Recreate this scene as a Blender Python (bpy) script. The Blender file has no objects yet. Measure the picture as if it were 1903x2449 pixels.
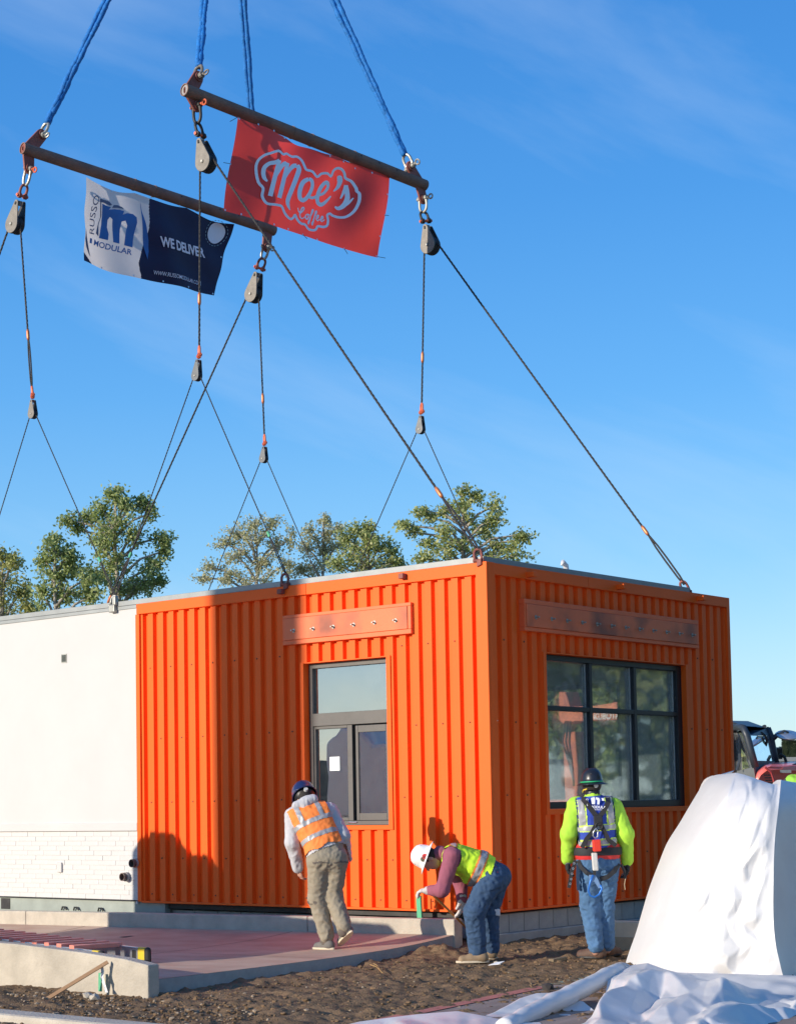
import bpy, bmesh, math, random
import numpy as np
from mathutils import Vector, Matrix, noise as mnoise

# ---------------------------------------------------------------- camera, sky, sun
# World frame: building corner at the origin, long front wall along -x (y = 0), end wall along +y (x = 0).
F_PX, PITCH, ROLL, PYC = 4361.36, 0.0651, 0.0182, 1635.9
YAW, X0, Y0, EYE = 0.8798, 0.9739, 19.659, 1.69
def _toB(P):
    dx, dy = P[0] - X0, P[1] - Y0
    a = (-math.sin(YAW), math.cos(YAW)); b = (math.cos(YAW), math.sin(YAW))
    return np.array([-(dx * a[0] + dy * a[1]), dx * b[0] + dy * b[1], P[2]])
_o = _toB((0, 0, 0))
def _dir(v): return _toB(v) - _o
_cp, _sp, _cr, _sr = math.cos(PITCH), math.sin(PITCH), math.cos(ROLL), math.sin(ROLL)
CAM = _toB((0, 0, EYE))
RGT = _dir((_cr, _sr * _sp, -_sr * _cp))
UPV = _dir((_sr, -_cr * _sp, _cr * _cp))
FWD = _dir((0, _cp, _sp))
def _ray(x, y): return FWD + RGT * (x - 951.5) / F_PX - UPV * (y - PYC) / F_PX
def onD(x, y, D): return CAM + _ray(x, y) * D
def onX(x, y, X): d = _ray(x, y); return CAM + d * (X - CAM[0]) / d[0]
def onY(x, y, Y): d = _ray(x, y); return CAM + d * (Y - CAM[1]) / d[1]
def onZ(x, y, Z): d = _ray(x, y); return CAM + d * (Z - CAM[2]) / d[2]

scene = bpy.context.scene
cam_data = bpy.data.cameras.new('camera')
cam_data.sensor_fit = 'HORIZONTAL'; cam_data.sensor_width = 36.0
cam_data.lens = 36.0 * F_PX / 1903.0
cam_data.shift_y = (PYC - 1224.5) / 1903.0
cam_data.clip_end = 3000.0
cam = bpy.data.objects.new('camera', cam_data)
scene.collection.objects.link(cam)
cam.matrix_world = Matrix(((RGT[0], UPV[0], -FWD[0], CAM[0]), (RGT[1], UPV[1], -FWD[1], CAM[1]),
                           (RGT[2], UPV[2], -FWD[2], CAM[2]), (0, 0, 0, 1)))
scene.camera = cam

SUN_B, SUN_EL = math.radians(18.0), math.radians(14.5)       # sun: left of the front wall's normal, low
sdir = Vector((-math.sin(SUN_B) * math.cos(SUN_EL), -math.cos(SUN_B) * math.cos(SUN_EL), math.sin(SUN_EL)))
sun_data = bpy.data.lights.new('sun', 'SUN')
sun_data.energy = 4.1; sun_data.angle = math.radians(0.5); sun_data.color = (1.0, 0.90, 0.76)
sun = bpy.data.objects.new('sun', sun_data)
sun.rotation_euler = sdir.to_track_quat('Z', 'Y').to_euler(); sun.location = (-20, -60, 20)
scene.collection.objects.link(sun)

world = bpy.data.worlds.new('World'); scene.world = world; world.use_nodes = True
wn, wl = world.node_tree.nodes, world.node_tree.links
wn.clear()
sky = wn.new('ShaderNodeTexSky'); sky.sky_type = 'NISHITA'; sky.sun_disc = False
sky.sun_elevation = SUN_EL; sky.sun_rotation = math.atan2(sdir.x, sdir.y)
sky.altitude = 50; sky.air_density = 1.0; sky.dust_density = 0.4; sky.ozone_density = 2.2
hsv = wn.new('ShaderNodeHueSaturation'); hsv.inputs['Saturation'].default_value = 1.22
bg = wn.new('ShaderNodeBackground'); bg.inputs['Strength'].default_value = 0.15
out = wn.new('ShaderNodeOutputWorld')
# clear-sky gradient by elevation, the same all round, with a little of the Nishita sky in it
tc = wn.new('ShaderNodeTexCoord'); sx = wn.new('ShaderNodeSeparateXYZ'); wl.new(tc.outputs['Generated'], sx.inputs['Vector'])
gr = wn.new('ShaderNodeValToRGB'); ge = gr.color_ramp.elements
SKY_K = 0.98 / 0.15
stops = [(0.0, (.47, .66, .79)), (.05, (.36, .60, .80)), (.13, (.17, .45, .80)), (.22, (.075, .335, .77)), (.32, (.036, .25, .69)), (.45, (.020, .185, .60)), (1.0, (.025, .15, .48))]
while len(ge) < len(stops): ge.new(.5)
for el_, (p_, c_) in zip(ge, stops): el_.position = p_; el_.color = (*c_, 1)
wl.new(sx.outputs['Z'], gr.inputs['Fac'])
gm = wn.new('ShaderNodeMixRGB'); gm.blend_type = 'MULTIPLY'; gm.inputs['Fac'].default_value = 1.0; gm.inputs['Color2'].default_value = (SKY_K,) * 3 + (1,)
wl.new(gr.outputs['Color'], gm.inputs['Color1'])
nm_ = wn.new('ShaderNodeMixRGB'); nm_.inputs['Fac'].default_value = 0.68
wl.new(sky.outputs['Color'], hsv.inputs['Color']); wl.new(hsv.outputs['Color'], nm_.inputs['Color1']); wl.new(gm.outputs['Color'], nm_.inputs['Color2'])
# thin cirrus, everywhere in the sky
mp = wn.new('ShaderNodeMapping')                 # streaks stretched along one wind direction
_c, _s = math.cos(math.radians(21)), math.sin(math.radians(21))
WT, WN_, WF = RGT * _c - UPV * _s, RGT * _s + UPV * _c, FWD
cmb = wn.new('ShaderNodeCombineXYZ')
for k_, (ax_, f_) in enumerate(((WT, 2.6), (WN_, 10.0), (WF, 2.6))):
    dp = wn.new('ShaderNodeVectorMath'); dp.operation = 'DOT_PRODUCT'; dp.inputs[1].default_value = tuple(float(c_) * f_ for c_ in ax_)
    wl.new(tc.outputs['Generated'], dp.inputs[0]); wl.new(dp.outputs['Value'], cmb.inputs[k_])
mp.inputs['Location'].default_value = (7.3, 2.2, 5.4)
nz = wn.new('ShaderNodeTexNoise'); nz.inputs['Scale'].default_value = 1.0; nz.inputs['Detail'].default_value = 10; nz.inputs['Roughness'].default_value = 0.56; nz.inputs['Distortion'].default_value = 0.35
rp = wn.new('ShaderNodeValToRGB'); rp.color_ramp.elements[0].position = 0.50; rp.color_ramp.elements[1].position = 0.84
rp.color_ramp.elements[0].color = (0, 0, 0, 1); rp.color_ramp.elements[1].color = (.30, .30, .30, 1)
mx = wn.new('ShaderNodeMixRGB'); mx.inputs['Color2'].default_value = (.55 * SKY_K, .68 * SKY_K, .82 * SKY_K, 1)
wl.new(cmb.outputs['Vector'], mp.inputs['Vector']); wl.new(mp.outputs['Vector'], nz.inputs['Vector'])
wl.new(nz.outputs['Fac'], rp.inputs['Fac']); wl.new(rp.outputs['Color'], mx.inputs['Fac']); wl.new(nm_.outputs['Color'], mx.inputs['Color1'])
wl.new(mx.outputs['Color'], bg.inputs['Color']); wl.new(bg.outputs['Background'], out.inputs['Surface'])

scene.view_settings.view_transform = 'Standard'; scene.view_settings.look = 'None'
scene.view_settings.exposure = 0.38; scene.view_settings.gamma = 1.0
scene.view_settings.use_curve_mapping = False

random.seed(7); np.random.seed(7)
COL = scene.collection

# ---------------------------------------------------------------- helpers
def V(*a): return np.array(a, float)
def nrm(v): v = np.asarray(v, float); return v / (np.linalg.norm(v) + 1e-12)

class MB:
    def __init__(s): s.v = []; s.f = []; s.m = []; s.cur = 0
    def add(s, vs, fs):
        o = len(s.v); s.v += [tuple(map(float, p)) for p in vs]
        s.f += [tuple(i + o for i in f) for f in fs]; s.m += [s.cur] * len(fs)
    def box(s, x0, x1, y0, y1, z0, z1):
        s.add([(x0, y0, z0), (x1, y0, z0), (x1, y1, z0), (x0, y1, z0), (x0, y0, z1), (x1, y0, z1), (x1, y1, z1), (x0, y1, z1)],
              [(0, 3, 2, 1), (4, 5, 6, 7), (0, 1, 5, 4), (1, 2, 6, 5), (2, 3, 7, 6), (3, 0, 4, 7)])
    def obox(s, c, ax, ay, az):           # centre and three half-axis vectors
        c, ax, ay, az = map(np.asarray, (c, ax, ay, az)); vs = []
        for k in (-1, 1):
            for (i, j) in ((-1, -1), (1, -1), (1, 1), (-1, 1)): vs.append(c + ax * i + ay * j + az * k)
        s.add(vs, [(0, 3, 2, 1), (4, 5, 6, 7), (0, 1, 5, 4), (1, 2, 6, 5), (2, 3, 7, 6), (3, 0, 4, 7)])
    def bar(s, p, q, w, h, up=(0, 0, 1)):
        p, q = np.asarray(p, float), np.asarray(q, float); d = q - p; L = np.linalg.norm(d); d = d / L
        sd = np.cross(d, up); sd = nrm(sd) if np.linalg.norm(sd) > 1e-5 else V(1, 0, 0); u = np.cross(sd, d)
        s.obox((p + q) / 2, d * L / 2, sd * w / 2, u * h / 2)
    def tube(s, path, r, n=8, caps=True, closed=False):
        path = [np.asarray(p, float) for p in path]; N = len(path)
        rs = [r] * N if np.isscalar(r) else list(r)
        prev = None; rings = []
        for i in range(N):
            if closed: t = path[(i + 1) % N] - path[i - 1]
            else: t = path[min(i + 1, N - 1)] - path[max(i - 1, 0)]
            t = nrm(t)
            if prev is None:
                a = V(0, 0, 1) if abs(t[2]) < .9 else V(1, 0, 0); u = nrm(np.cross(t, a))
            else: u = nrm(prev - t * np.dot(prev, t))
            prev = u; w = np.cross(t, u)
            rings.append([path[i] + rs[i] * (math.cos(2 * math.pi * k / n) * u + math.sin(2 * math.pi * k / n) * w) for k in range(n)])
        vs = [p for rg in rings for p in rg]; fs = []
        for i in range(N if closed else N - 1):
            j = (i + 1) % N
            for k in range(n): fs.append((i * n + k, i * n + (k + 1) % n, j * n + (k + 1) % n, j * n + k))
        if caps and not closed: fs += [tuple(range(n - 1, -1, -1)), tuple((N - 1) * n + k for k in range(n))]
        s.add(vs, fs)
    def cyl(s, p, q, r, n=12, r2=None): s.tube([p, q], [r, r if r2 is None else r2], n)
    def prism(s, loop, off):              # planar loop of 3D points extruded by a vector
        n = len(loop); off = np.asarray(off, float); L = [np.asarray(p, float) for p in loop]
        s.add(L + [p + off for p in L], [tuple(range(n)), tuple(range(2 * n - 1, n - 1, -1))] + [(i, i + n, (i + 1) % n + n, (i + 1) % n) for i in range(n)])
    def grid(s, P):                       # P[i][j] points
        n, m = len(P), len(P[0])
        s.add([p for r in P for p in r], [(i * m + j, i * m + j + 1, (i + 1) * m + j + 1, (i + 1) * m + j) for i in range(n - 1) for j in range(m - 1)])
    def lathe(s, prof, c, ax=(0, 0, 1), n=24, sx=1.0, sy=1.0, xdir=None):   # prof [(r, h)]
        ax = nrm(ax); u = nrm(np.cross(ax, V(1, 0, 0) if abs(ax[0]) < .9 else V(0, 1, 0))) if xdir is None else nrm(np.asarray(xdir) - ax * np.dot(xdir, ax))
        w = np.cross(ax, u); vs = []; fs = []
        for (r, h) in prof:
            for k in range(n):
                a = 2 * math.pi * k / n; vs.append(np.asarray(c) + ax * h + u * r * sx * math.cos(a) + w * r * sy * math.sin(a))
        for i in range(len(prof) - 1):
            for k in range(n): fs.append((i * n + k, i * n + (k + 1) % n, (i + 1) * n + (k + 1) % n, (i + 1) * n + k))
        s.add(vs, fs)
    def mesh(s, name):
        me = bpy.data.meshes.new(name); me.from_pydata(s.v, [], s.f); me.update(); return me
    def build(s, name, mat, parent=None, smooth=False, bevel=0, fix=False):
        me = s.mesh(name)
        if fix or bevel:
            bm = bmesh.new(); bm.from_mesh(me)
            bmesh.ops.recalc_face_normals(bm, faces=bm.faces); bm.to_mesh(me); bm.free()
        mats = mat if isinstance(mat, (list, tuple)) else [mat]
        for m_ in mats: me.materials.append(m_)
        if len(mats) > 1: me.polygons.foreach_set('material_index', s.m)
        if smooth: me.polygons.foreach_set('use_smooth', [True] * len(me.polygons))
        o = bpy.data.objects.new(name, me); COL.objects.link(o)
        if parent is not None: adopt(o, parent)
        if bevel:
            b = o.modifiers.new('bevel', 'BEVEL'); b.width = bevel; b.segments = 2; b.limit_method = 'ANGLE'
        return o

def adopt(o, parent):
    o.parent = parent
    if parent.type == 'EMPTY': o.matrix_parent_inverse = Matrix.Translation(-parent.location)
def tag(o, label, cat, group=None):
    o['label'] = label; o['category'] = cat
    if group: o['group'] = group
    return o
def thing(name, label, cat, loc, group=None):
    o = bpy.data.objects.new(name, None); COL.objects.link(o); o.location = Vector([float(c) for c in loc]); o.empty_display_size = .2
    return tag(o, label, cat, group)
def structure(o): o['kind'] = 'structure'; return o
def stuff(o, label=None, cat=None):
    o['kind'] = 'stuff'
    if label: o['label'] = label; o['category'] = cat
    return o

MATS = {}
def M(name, rgb, rough=.6, metal=0.0, var=.12, vs=6.0, bump=0.0, bs=40.0, spec=.5, rgb2=None, coat=0.0, stretch=None, detail=5, sheen=0):
    if name in MATS: return MATS[name]
    m = bpy.data.materials.new(name); m.use_nodes = True; n, l = m.node_tree.nodes, m.node_tree.links
    p = n['Principled BSDF']; p.inputs['Roughness'].default_value = rough; p.inputs['Metallic'].default_value = metal
    p.inputs['Specular IOR Level'].default_value = spec
    if coat: p.inputs['Coat Weight'].default_value = coat; p.inputs['Coat Roughness'].default_value = .15
    if sheen: p.inputs['Sheen Weight'].default_value = sheen
    c = n.new('ShaderNodeTexCoord'); src = c.outputs['Object']
    if stretch:
        mp_ = n.new('ShaderNodeMapping'); mp_.inputs['Scale'].default_value = stretch; l.new(src, mp_.inputs['Vector']); src = mp_.outputs['Vector']
    t = n.new('ShaderNodeTexNoise'); t.inputs['Scale'].default_value = vs; t.inputs['Detail'].default_value = detail; t.inputs['Roughness'].default_value = .62
    l.new(src, t.inputs['Vector'])
    r = n.new('ShaderNodeValToRGB'); r.color_ramp.elements[0].position = .3; r.color_ramp.elements[1].position = .72
    lo = [max(0, q * (1 - var)) for q in rgb] if rgb2 is None else rgb2
    hi = [min(1, q * (1 + var)) for q in rgb] if rgb2 is None else rgb
    r.color_ramp.elements[0].color = (*lo, 1); r.color_ramp.elements[1].color = (*hi, 1)
    l.new(t.outputs['Fac'], r.inputs['Fac']); l.new(r.outputs['Color'], p.inputs['Base Color'])
    if bump:
        t2 = n.new('ShaderNodeTexNoise'); t2.inputs['Scale'].default_value = bs; t2.inputs['Detail'].default_value = 6; l.new(src, t2.inputs['Vector'])
        b = n.new('ShaderNodeBump'); b.inputs['Strength'].default_value = bump; b.inputs['Distance'].default_value = .01
        l.new(t2.outputs['Fac'], b.inputs['Height']); l.new(b.outputs['Normal'], p.inputs['Normal'])
    MATS[name] = m; return m

def glass_mat(name, tint=(.75, .85, .85), refl=1.0, rough=0.02, base=.10, dirt=.05):
    m = bpy.data.materials.new(name); m.use_nodes = True; n, l = m.node_tree.nodes, m.node_tree.links; n.clear()
    o = n.new('ShaderNodeOutputMaterial'); tr = n.new('ShaderNodeBsdfTransparent'); tr.inputs['Color'].default_value = (*tint, 1)
    gl = n.new('ShaderNodeBsdfGlossy'); gl.inputs['Roughness'].default_value = rough; gl.inputs['Color'].default_value = (.95, .97, 1, 1)
    fr = n.new('ShaderNodeFresnel'); fr.inputs['IOR'].default_value = 1.6
    ad = n.new('ShaderNodeMath'); ad.operation = 'MULTIPLY_ADD'; ad.inputs[1].default_value = refl; ad.inputs[2].default_value = base; ad.use_clamp = True
    mx_ = n.new('ShaderNodeMixShader'); l.new(fr.outputs[0], ad.inputs[0]); l.new(ad.outputs[0], mx_.inputs[0]); l.new(tr.outputs[0], mx_.inputs[1]); l.new(gl.outputs[0], mx_.inputs[2])
    df = n.new('ShaderNodeBsdfDiffuse'); df.inputs['Color'].default_value = (.62, .64, .6, 1)       # dust film, swirled
    c = n.new('ShaderNodeTexCoord'); w = n.new('ShaderNodeTexNoise'); w.inputs['Scale'].default_value = 3.0; w.inputs['Detail'].default_value = 9; w.inputs['Distortion'].default_value = 2.5; w.inputs['Roughness'].default_value = .7
    l.new(c.outputs['Object'], w.inputs['Vector'])
    rr = n.new('ShaderNodeValToRGB'); rr.color_ramp.elements[0].position = .35; rr.color_ramp.elements[0].color = (dirt * .3,) * 3 + (1,); rr.color_ramp.elements[1].position = .8; rr.color_ramp.elements[1].color = (dirt * 2,) * 3 + (1,)
    l.new(w.outputs['Fac'], rr.inputs['Fac'])
    m2 = n.new('ShaderNodeMixShader'); l.new(rr.outputs['Color'], m2.inputs[0]); l.new(mx_.outputs[0], m2.inputs[1]); l.new(df.outputs[0], m2.inputs[2])
    bt = n.new('ShaderNodeTexNoise'); bt.inputs['Scale'].default_value = 1.2; bt.inputs['Detail'].default_value = 2; l.new(c.outputs['Object'], bt.inputs['Vector'])
    bp_ = n.new('ShaderNodeBump'); bp_.inputs['Strength'].default_value = .12; bp_.inputs['Distance'].default_value = .02; l.new(bt.outputs['Fac'], bp_.inputs['Height']); l.new(bp_.outputs['Normal'], gl.inputs['Normal'])
    l.new(m2.outputs[0], o.inputs['Surface']); return m

def leaf_mat(name, c1, c2, c3):
    m = bpy.data.materials.new(name); m.use_nodes = True; n, l = m.node_tree.nodes, m.node_tree.links; n.clear()
    o = n.new('ShaderNodeOutputMaterial'); g = n.new('ShaderNodeNewGeometry'); r = n.new('ShaderNodeValToRGB')
    e = r.color_ramp.elements; e[0].color = (*c1, 1); e[1].color = (*c3, 1); e[1].position = 1.0; x = e.new(.55); x.color = (*c2, 1)
    l.new(g.outputs['Random Per Island'], r.inputs['Fac'])
    p = n.new('ShaderNodeBsdfPrincipled'); p.inputs['Roughness'].default_value = .5; p.inputs['Specular IOR Level'].default_value = .4; l.new(r.outputs['Color'], p.inputs['Base Color'])
    t = n.new('ShaderNodeBsdfTranslucent'); l.new(r.outputs['Color'], t.inputs['Color'])
    mx_ = n.new('ShaderNodeMixShader'); mx_.inputs[0].default_value = .48; l.new(p.outputs[0], mx_.inputs[1]); l.new(t.outputs[0], mx_.inputs[2]); l.new(mx_.outputs[0], o.inputs['Surface']); return m

# colours
ORANGE = M('orange_paint', (.96, .130, .012), .5, 0, .05, .9, spec=.22, bump=.16, bs=2.5, detail=8)
ORANGE_S = M('orange_sign_paint', (.88, .16, .045), .55, 0, .10, 2.0)
def smudge_paint():
    m = M('smudged_orange_paint', (.84, .17, .055), .55, 0, .08, 2.0); n, l = m.node_tree.nodes, m.node_tree.links
    p = n['Principled BSDF']; base = p.inputs['Base Color'].links[0].from_socket
    c = n.new('ShaderNodeTexCoord'); t = n.new('ShaderNodeTexNoise'); t.inputs['Scale'].default_value = 1.6; t.inputs['Detail'].default_value = 3; l.new(c.outputs['Object'], t.inputs['Vector'])
    r = n.new('ShaderNodeValToRGB'); r.color_ramp.elements[0].position = .46; r.color_ramp.elements[0].color = (0, 0, 0, 1); r.color_ramp.elements[1].position = .72; r.color_ramp.elements[1].color = (.8, .8, .8, 1); l.new(t.outputs['Fac'], r.inputs['Fac'])
    x = n.new('ShaderNodeMixRGB'); x.inputs['Color2'].default_value = (.09, .045, .035, 1); l.new(r.outputs['Color'], x.inputs['Fac']); l.new(base, x.inputs['Color1']); l.new(x.outputs['Color'], p.inputs['Base Color']); return m
SMUDGE = smudge_paint()
WHITE = M('white_stucco', (.56, .545, .52), .8, 0, .03, 1.2, bump=.08, bs=60)
BRICKW = M('white_brick_paint', (.575, .56, .535), .7, 0, .05, 5, bump=.25, bs=30)
GROUT = M('white_grout', (.52, .505, .48), .9, 0, .05, 9)
GREYMET = M('grey_flashing', (.30, .31, .30), .5, .3, .12, 3)
SKIRT = M('grey_green_steel', (.30, .33, .29), .6, 0, .15, 3)
FRAME_B = M('bronze_aluminium', (.115, .105, .095), .45, .3, .08, 8)
FRAME_D = M('black_aluminium', (.018, .021, .026), .4, .2, .1, 8)
CONC = M('concrete', (.56, .495, .40), .9, 0, .14, 3.2, bump=.7, bs=48, rgb2=(.38, .335, .27), detail=11)
CONC_D = M('concrete_block_grey', (.34, .33, .31), .9, 0, .14, 7, bump=.4, bs=60)
RUSTPIPE = M('rusty_pipe', (.28, .155, .105), .8, 0, .35, 5, bump=.3, bs=30, rgb2=(.15, .09, .07))
RUSTRED = M('red_primer_steel', (.25, .075, .055), .65, .1, .3, 7, bump=.2, bs=30)
GALV = M('galvanised', (.38, .37, .33), .45, .6, .2, 12)
DARKST = M('dark_steel', (.045, .043, .042), .55, .5, .3, 9)
WIRE = M('wire_rope', (.055, .05, .047), .5, .5, .3, 60, bump=.9, bs=180)
BLOCKG = M('worn_grey_steel', (.20, .18, .155), .6, .3, .22, 12)
COPPER = M('copper_ferrule', (.62, .20, .075), .4, .4, .15, 20)
REDSH = M('orange_red_shackle', (.72, .15, .06), .5, .1, .2, 14)
BLUE = M('blue_sling', (.006, .15, .47), .75, 0, .3, 22, bump=.6, bs=30)
def translucent(m, f=.5):
    n, l = m.node_tree.nodes, m.node_tree.links; p = n['Principled BSDF']; o = [q for q in n if q.type == 'OUTPUT_MATERIAL'][0]
    t = n.new('ShaderNodeBsdfTranslucent'); l.new(p.inputs['Base Color'].links[0].from_socket, t.inputs['Color'])
    x = n.new('ShaderNodeMixShader'); x.inputs[0].default_value = f; l.new(p.outputs[0], x.inputs[1]); l.new(t.outputs[0], x.inputs[2]); l.new(x.outputs[0], o.inputs['Surface']); return m
RED = translucent(M('red_vinyl', (.86, .06, .045), .42, 0, .06, 2, spec=.6), .55)
PRINTW = M('print_white', (.90, .91, .93), .5, 0, .03, 3)
NAVY = M('navy_fabric', (.010, .016, .06), .7, 0, .15, 3)
BANW = translucent(M('banner_white', (.72, .68, .67), .7, 0, .04, 3), .55)
PRBLUE = M('print_blue', (.035, .16, .42), .6, 0, .06, 3)
PRGREY = M('print_slate', (.11, .13, .20), .6, 0, .06, 3)
DIRT = M('dirt', (.27, .172, .095), .95, 0, .3, 5.0, bump=1.0, bs=60, rgb2=(.12, .077, .044), spec=.2, detail=8)
STONE = M('pebble', (.33, .25, .17), .85, 0, .3, 18)
WOOD = M('raw_wood', (.42, .24, .12), .8, 0, .2, 12, stretch=(3, 3, 40))
GREENP = M('green_paint', (.10, .42, .22), .7, 0, .12, 12)
TARP = M('white_plastic_sheet', (.79, .775, .76), .38, 0, .04, 1.5, spec=.55, bump=.45, bs=7)
translucent(TARP, .18)
INTW = M('interior_white', (.72, .72, .68), .8, 0, .03, 2)
BLACKP = M('black_plastic', (.012, .012, .014), .45, 0, .2, 15)
ALU = M('aluminium', (.55, .56, .58), .35, .8, .1, 12)
RUBBER = M('rubber', (.02, .02, .02), .8, 0, .2, 14)
YELLOW = M('yellow_plastic', (.70, .50, .03), .5, 0, .08, 10)
REDORG = M('red_orange_fibreglass', (.85, .27, .19), .55, 0, .1, 8)
SKIN = M('skin', (.50, .27, .19), .55, 0, .08, 20)
WINGLASS = glass_mat('window_glass', (.72, .80, .82), 1.2, .012, .38, .02)
DUSTGLASS = glass_mat('dusty_window_glass', (.95, .98, .96), .6, .03, .04, .15)
CLEARGLASS = glass_mat('clear_glass', (.95, .97, .97), .5, .01, .0, .01)
CABGLASS = glass_mat('cab_glass', (.34, .58, .62), .8, .02, .14, .10)

# ---------------------------------------------------------------- ground
def fbm(x, y, sc, seed=0.0, oct=4):
    return mnoise.fractal(Vector((x * sc + seed, y * sc - seed, seed * .37)), .9, 2.1, oct)
def zdirt(x, y):
    z = .105 + .0165 * (y + .5)
    if y > -.6 and x > -1: z += .05 * min(1, (y + .6) / .8) * max(0, 1 - max(0, x) / 1.6)
    return max(min(z, .17), -.05)
def zslab(x, y): return .165 + .105 * math.exp((min(y, -.33) + .33) / .9) + .0127 * (x + .28)

b = MB(); R_ = 700
b.add([(-R_, -R_, -.12), (R_, -R_, -.12), (R_, R_, -.12), (-R_, R_, -.12)], [(0, 1, 2, 3)])
FARG = M('dry_ground', (.20, .16, .10), .95, 0, .25, .3)
structure(b.build('ground', FARG))

P = []; xs = np.arange(-2.2, 5.2, .026); ys = np.arange(-8.2, 2.2, .026)
for y in ys:
    row = []
    for x in xs:
        h = zdirt(x, y)
        n1 = fbm(x, y, 1.1, 3.1, 3) * .022 + fbm(x, y, 5.5, 9.4, 3) * .022
        n2 = mnoise.noise(Vector((x * 17, y * 17, 1.7))); n2 = max(0, n2 - .1) * .03 + max(0, mnoise.noise(Vector((x * 7.5, y * 7.5, 4.7)))) * .03
        n3 = mnoise.noise(Vector((x * 34, y * 34, 5.7))) * .007
        pile = 0
        d2 = ((x + .05) / .35) ** 2 + ((y + .9) / .28) ** 2
        if d2 < 4: pile = .085 * math.exp(-d2) * (1 + .8 * fbm(x, y, 9, 2.2, 3))
        e = min(1, (x + 2.2) / .3, (5.2 - x) / .3, (y + 8.2) / .3)
        row.append((x, y, h + (n1 + n2 + n3 + pile) * max(0, e)))
    P.append(row)
b = MB(); b.grid(P); dirt_o = structure(b.build('dirt', DIRT, smooth=True))

# loose stones and clods
b = MB(); rng = random.Random(5)
ico = [(0, 0, 1), (.894, 0, .447), (.276, .851, .447), (-.724, .526, .447), (-.724, -.526, .447), (.276, -.851, .447), (.724, .526, -.447), (-.276, .851, -.447), (-.894, 0, -.447), (-.276, -.851, -.447), (.724, -.526, -.447), (0, 0, -1)]
icf = [(0, 1, 2), (0, 2, 3), (0, 3, 4), (0, 4, 5), (0, 5, 1), (1, 6, 2), (2, 7, 3), (3, 8, 4), (4, 9, 5), (5, 10, 1), (6, 7, 2), (7, 8, 3), (8, 9, 4), (9, 10, 5), (10, 6, 1), (11, 7, 6), (11, 8, 7), (11, 9, 8), (11, 10, 9), (11, 6, 10)]
def pebble(mb, x, y, z, r):
    s = (r * rng.uniform(.7, 1.4), r * rng.uniform(.7, 1.3), r * rng.uniform(.4, .8)); a = rng.uniform(0, 6.3); ca, sa = math.cos(a), math.sin(a)
    vs = []
    for p in ico:
        k = rng.uniform(.75, 1.2); u, v, w = p[0] * s[0] * k, p[1] * s[1] * k, p[2] * s[2] * k
        vs.append((x + u * ca - v * sa, y + u * sa + v * ca, z + w))
    mb.add(vs, icf)
for i in range(800):
    x = rng.uniform(-.3, 4.2); y = rng.uniform(-7.6, 1.6)
    if x < -.1 and y > -4.6: continue
    r = rng.choice([.004, .005, .006, .007, .009, .011, .02 if rng.random() < .35 else .006])
    pebble(b, x, y, zdirt(x, y) + .008 + fbm(x, y, 1.1, 3.1, 3) * .022, r)
for i in range(260):
    x = rng.uniform(-2, 1.8); y = rng.uniform(-6.2, -4.95); pebble(b, x, y, zdirt(x, y) + .012, rng.choice([.006, .01, .014, .02]))
b2 = MB()
for i in range(3600):
    x = rng.uniform(-.3, 4.4); y = rng.uniform(-7.8, 1.8)
    if x < -.1 and y > -4.6: continue
    pebble(b2, x, y, zdirt(x, y) + .010 + fbm(x, y, 1.1, 3.1, 3) * .022 + fbm(x, y, 5.5, 9.4, 3) * .022, rng.choice([.006, .008, .010, .013, .017, .024]))
for i in range(900):
    x = rng.uniform(-2.1, 1.8); y = rng.uniform(-6.3, -4.9); pebble(b2, x, y, zdirt(x, y) + .012, rng.choice([.006, .009, .012, .018]))
stuff(b2.build('dirt_clods', DIRT), 'brown crumbs and clods of soil all over the dirt', 'soil')
stuff(b.build('gravel', STONE), 'loose pebbles and crumbs scattered over the brown dirt', 'gravel')
for (px, py, r, lab) in [(1187, 2309, .035, 'grey broken concrete lump in the dirt by the slab edge'), (972, 2333, .018, 'round tan pebble lying alone on the dirt'), (210, 2376, .07, 'jagged grey concrete chunk at the foot of the low wall')]:
    p = onZ(px, py, .09); b = MB(); pebble(b, p[0], p[1], zdirt(p[0], p[1]) + r * .6, r); pebble(b, p[0] + r, p[1] + r * .3, zdirt(p[0], p[1]) + r * .4, r * .7)
    tag(b.build('rock', CONC if r > .03 else STONE, fix=True), lab, 'rock')

# red-tinted concrete pad in front of the building
PAD = M('red_tinted_concrete', (.55, .41, .30), .85, 0, .2, 1.5, bump=.2, bs=70, rgb2=(.42, .255, .18), stretch=(1, 2.2, 1), detail=8)
EX = -.29
b = MB(); xs = np.linspace(-12.5, EX, 60); ys = np.linspace(-4.66, -.32, 40)
top = [[(x, y, zslab(x, y)) for x in xs] for y in ys]; b.grid(top)
pad = structure(b.build('pad', PAD, smooth=True))
b = MB(); b.grid([[(EX, y, zslab(EX, y) - .002) for y in ys], [(EX + .004, y, -.1) for y in ys]])
b.build('slab_edge', CONC_D, pad)
JT = M('saw_joint', (.09, .06, .05), .9)
for (x0_, y0_, x1_, y1_, w) in [(-2.6, -4.3, -2.6, -.36, .012), (-6.2, -4.3, -6.2, -.36, .012), (-9, -2.35, -.35, -2.35, .009)]:
    b = MB(); n = 30; A = []; B_ = []
    for i in range(n + 1):
        t = i / n; x = x0_ + (x1_ - x0_) * t; y = y0_ + (y1_ - y0_) * t; z = zslab(x, y) + .003
        if x0_ == x1_: A.append((x - w / 2, y, z)); B_.append((x + w / 2, y, z))
        else: A.append((x, y - w / 2, z)); B_.append((x, y + w / 2, z))
    b.grid([A, B_]); b.build('joint', JT, pad)
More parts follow.
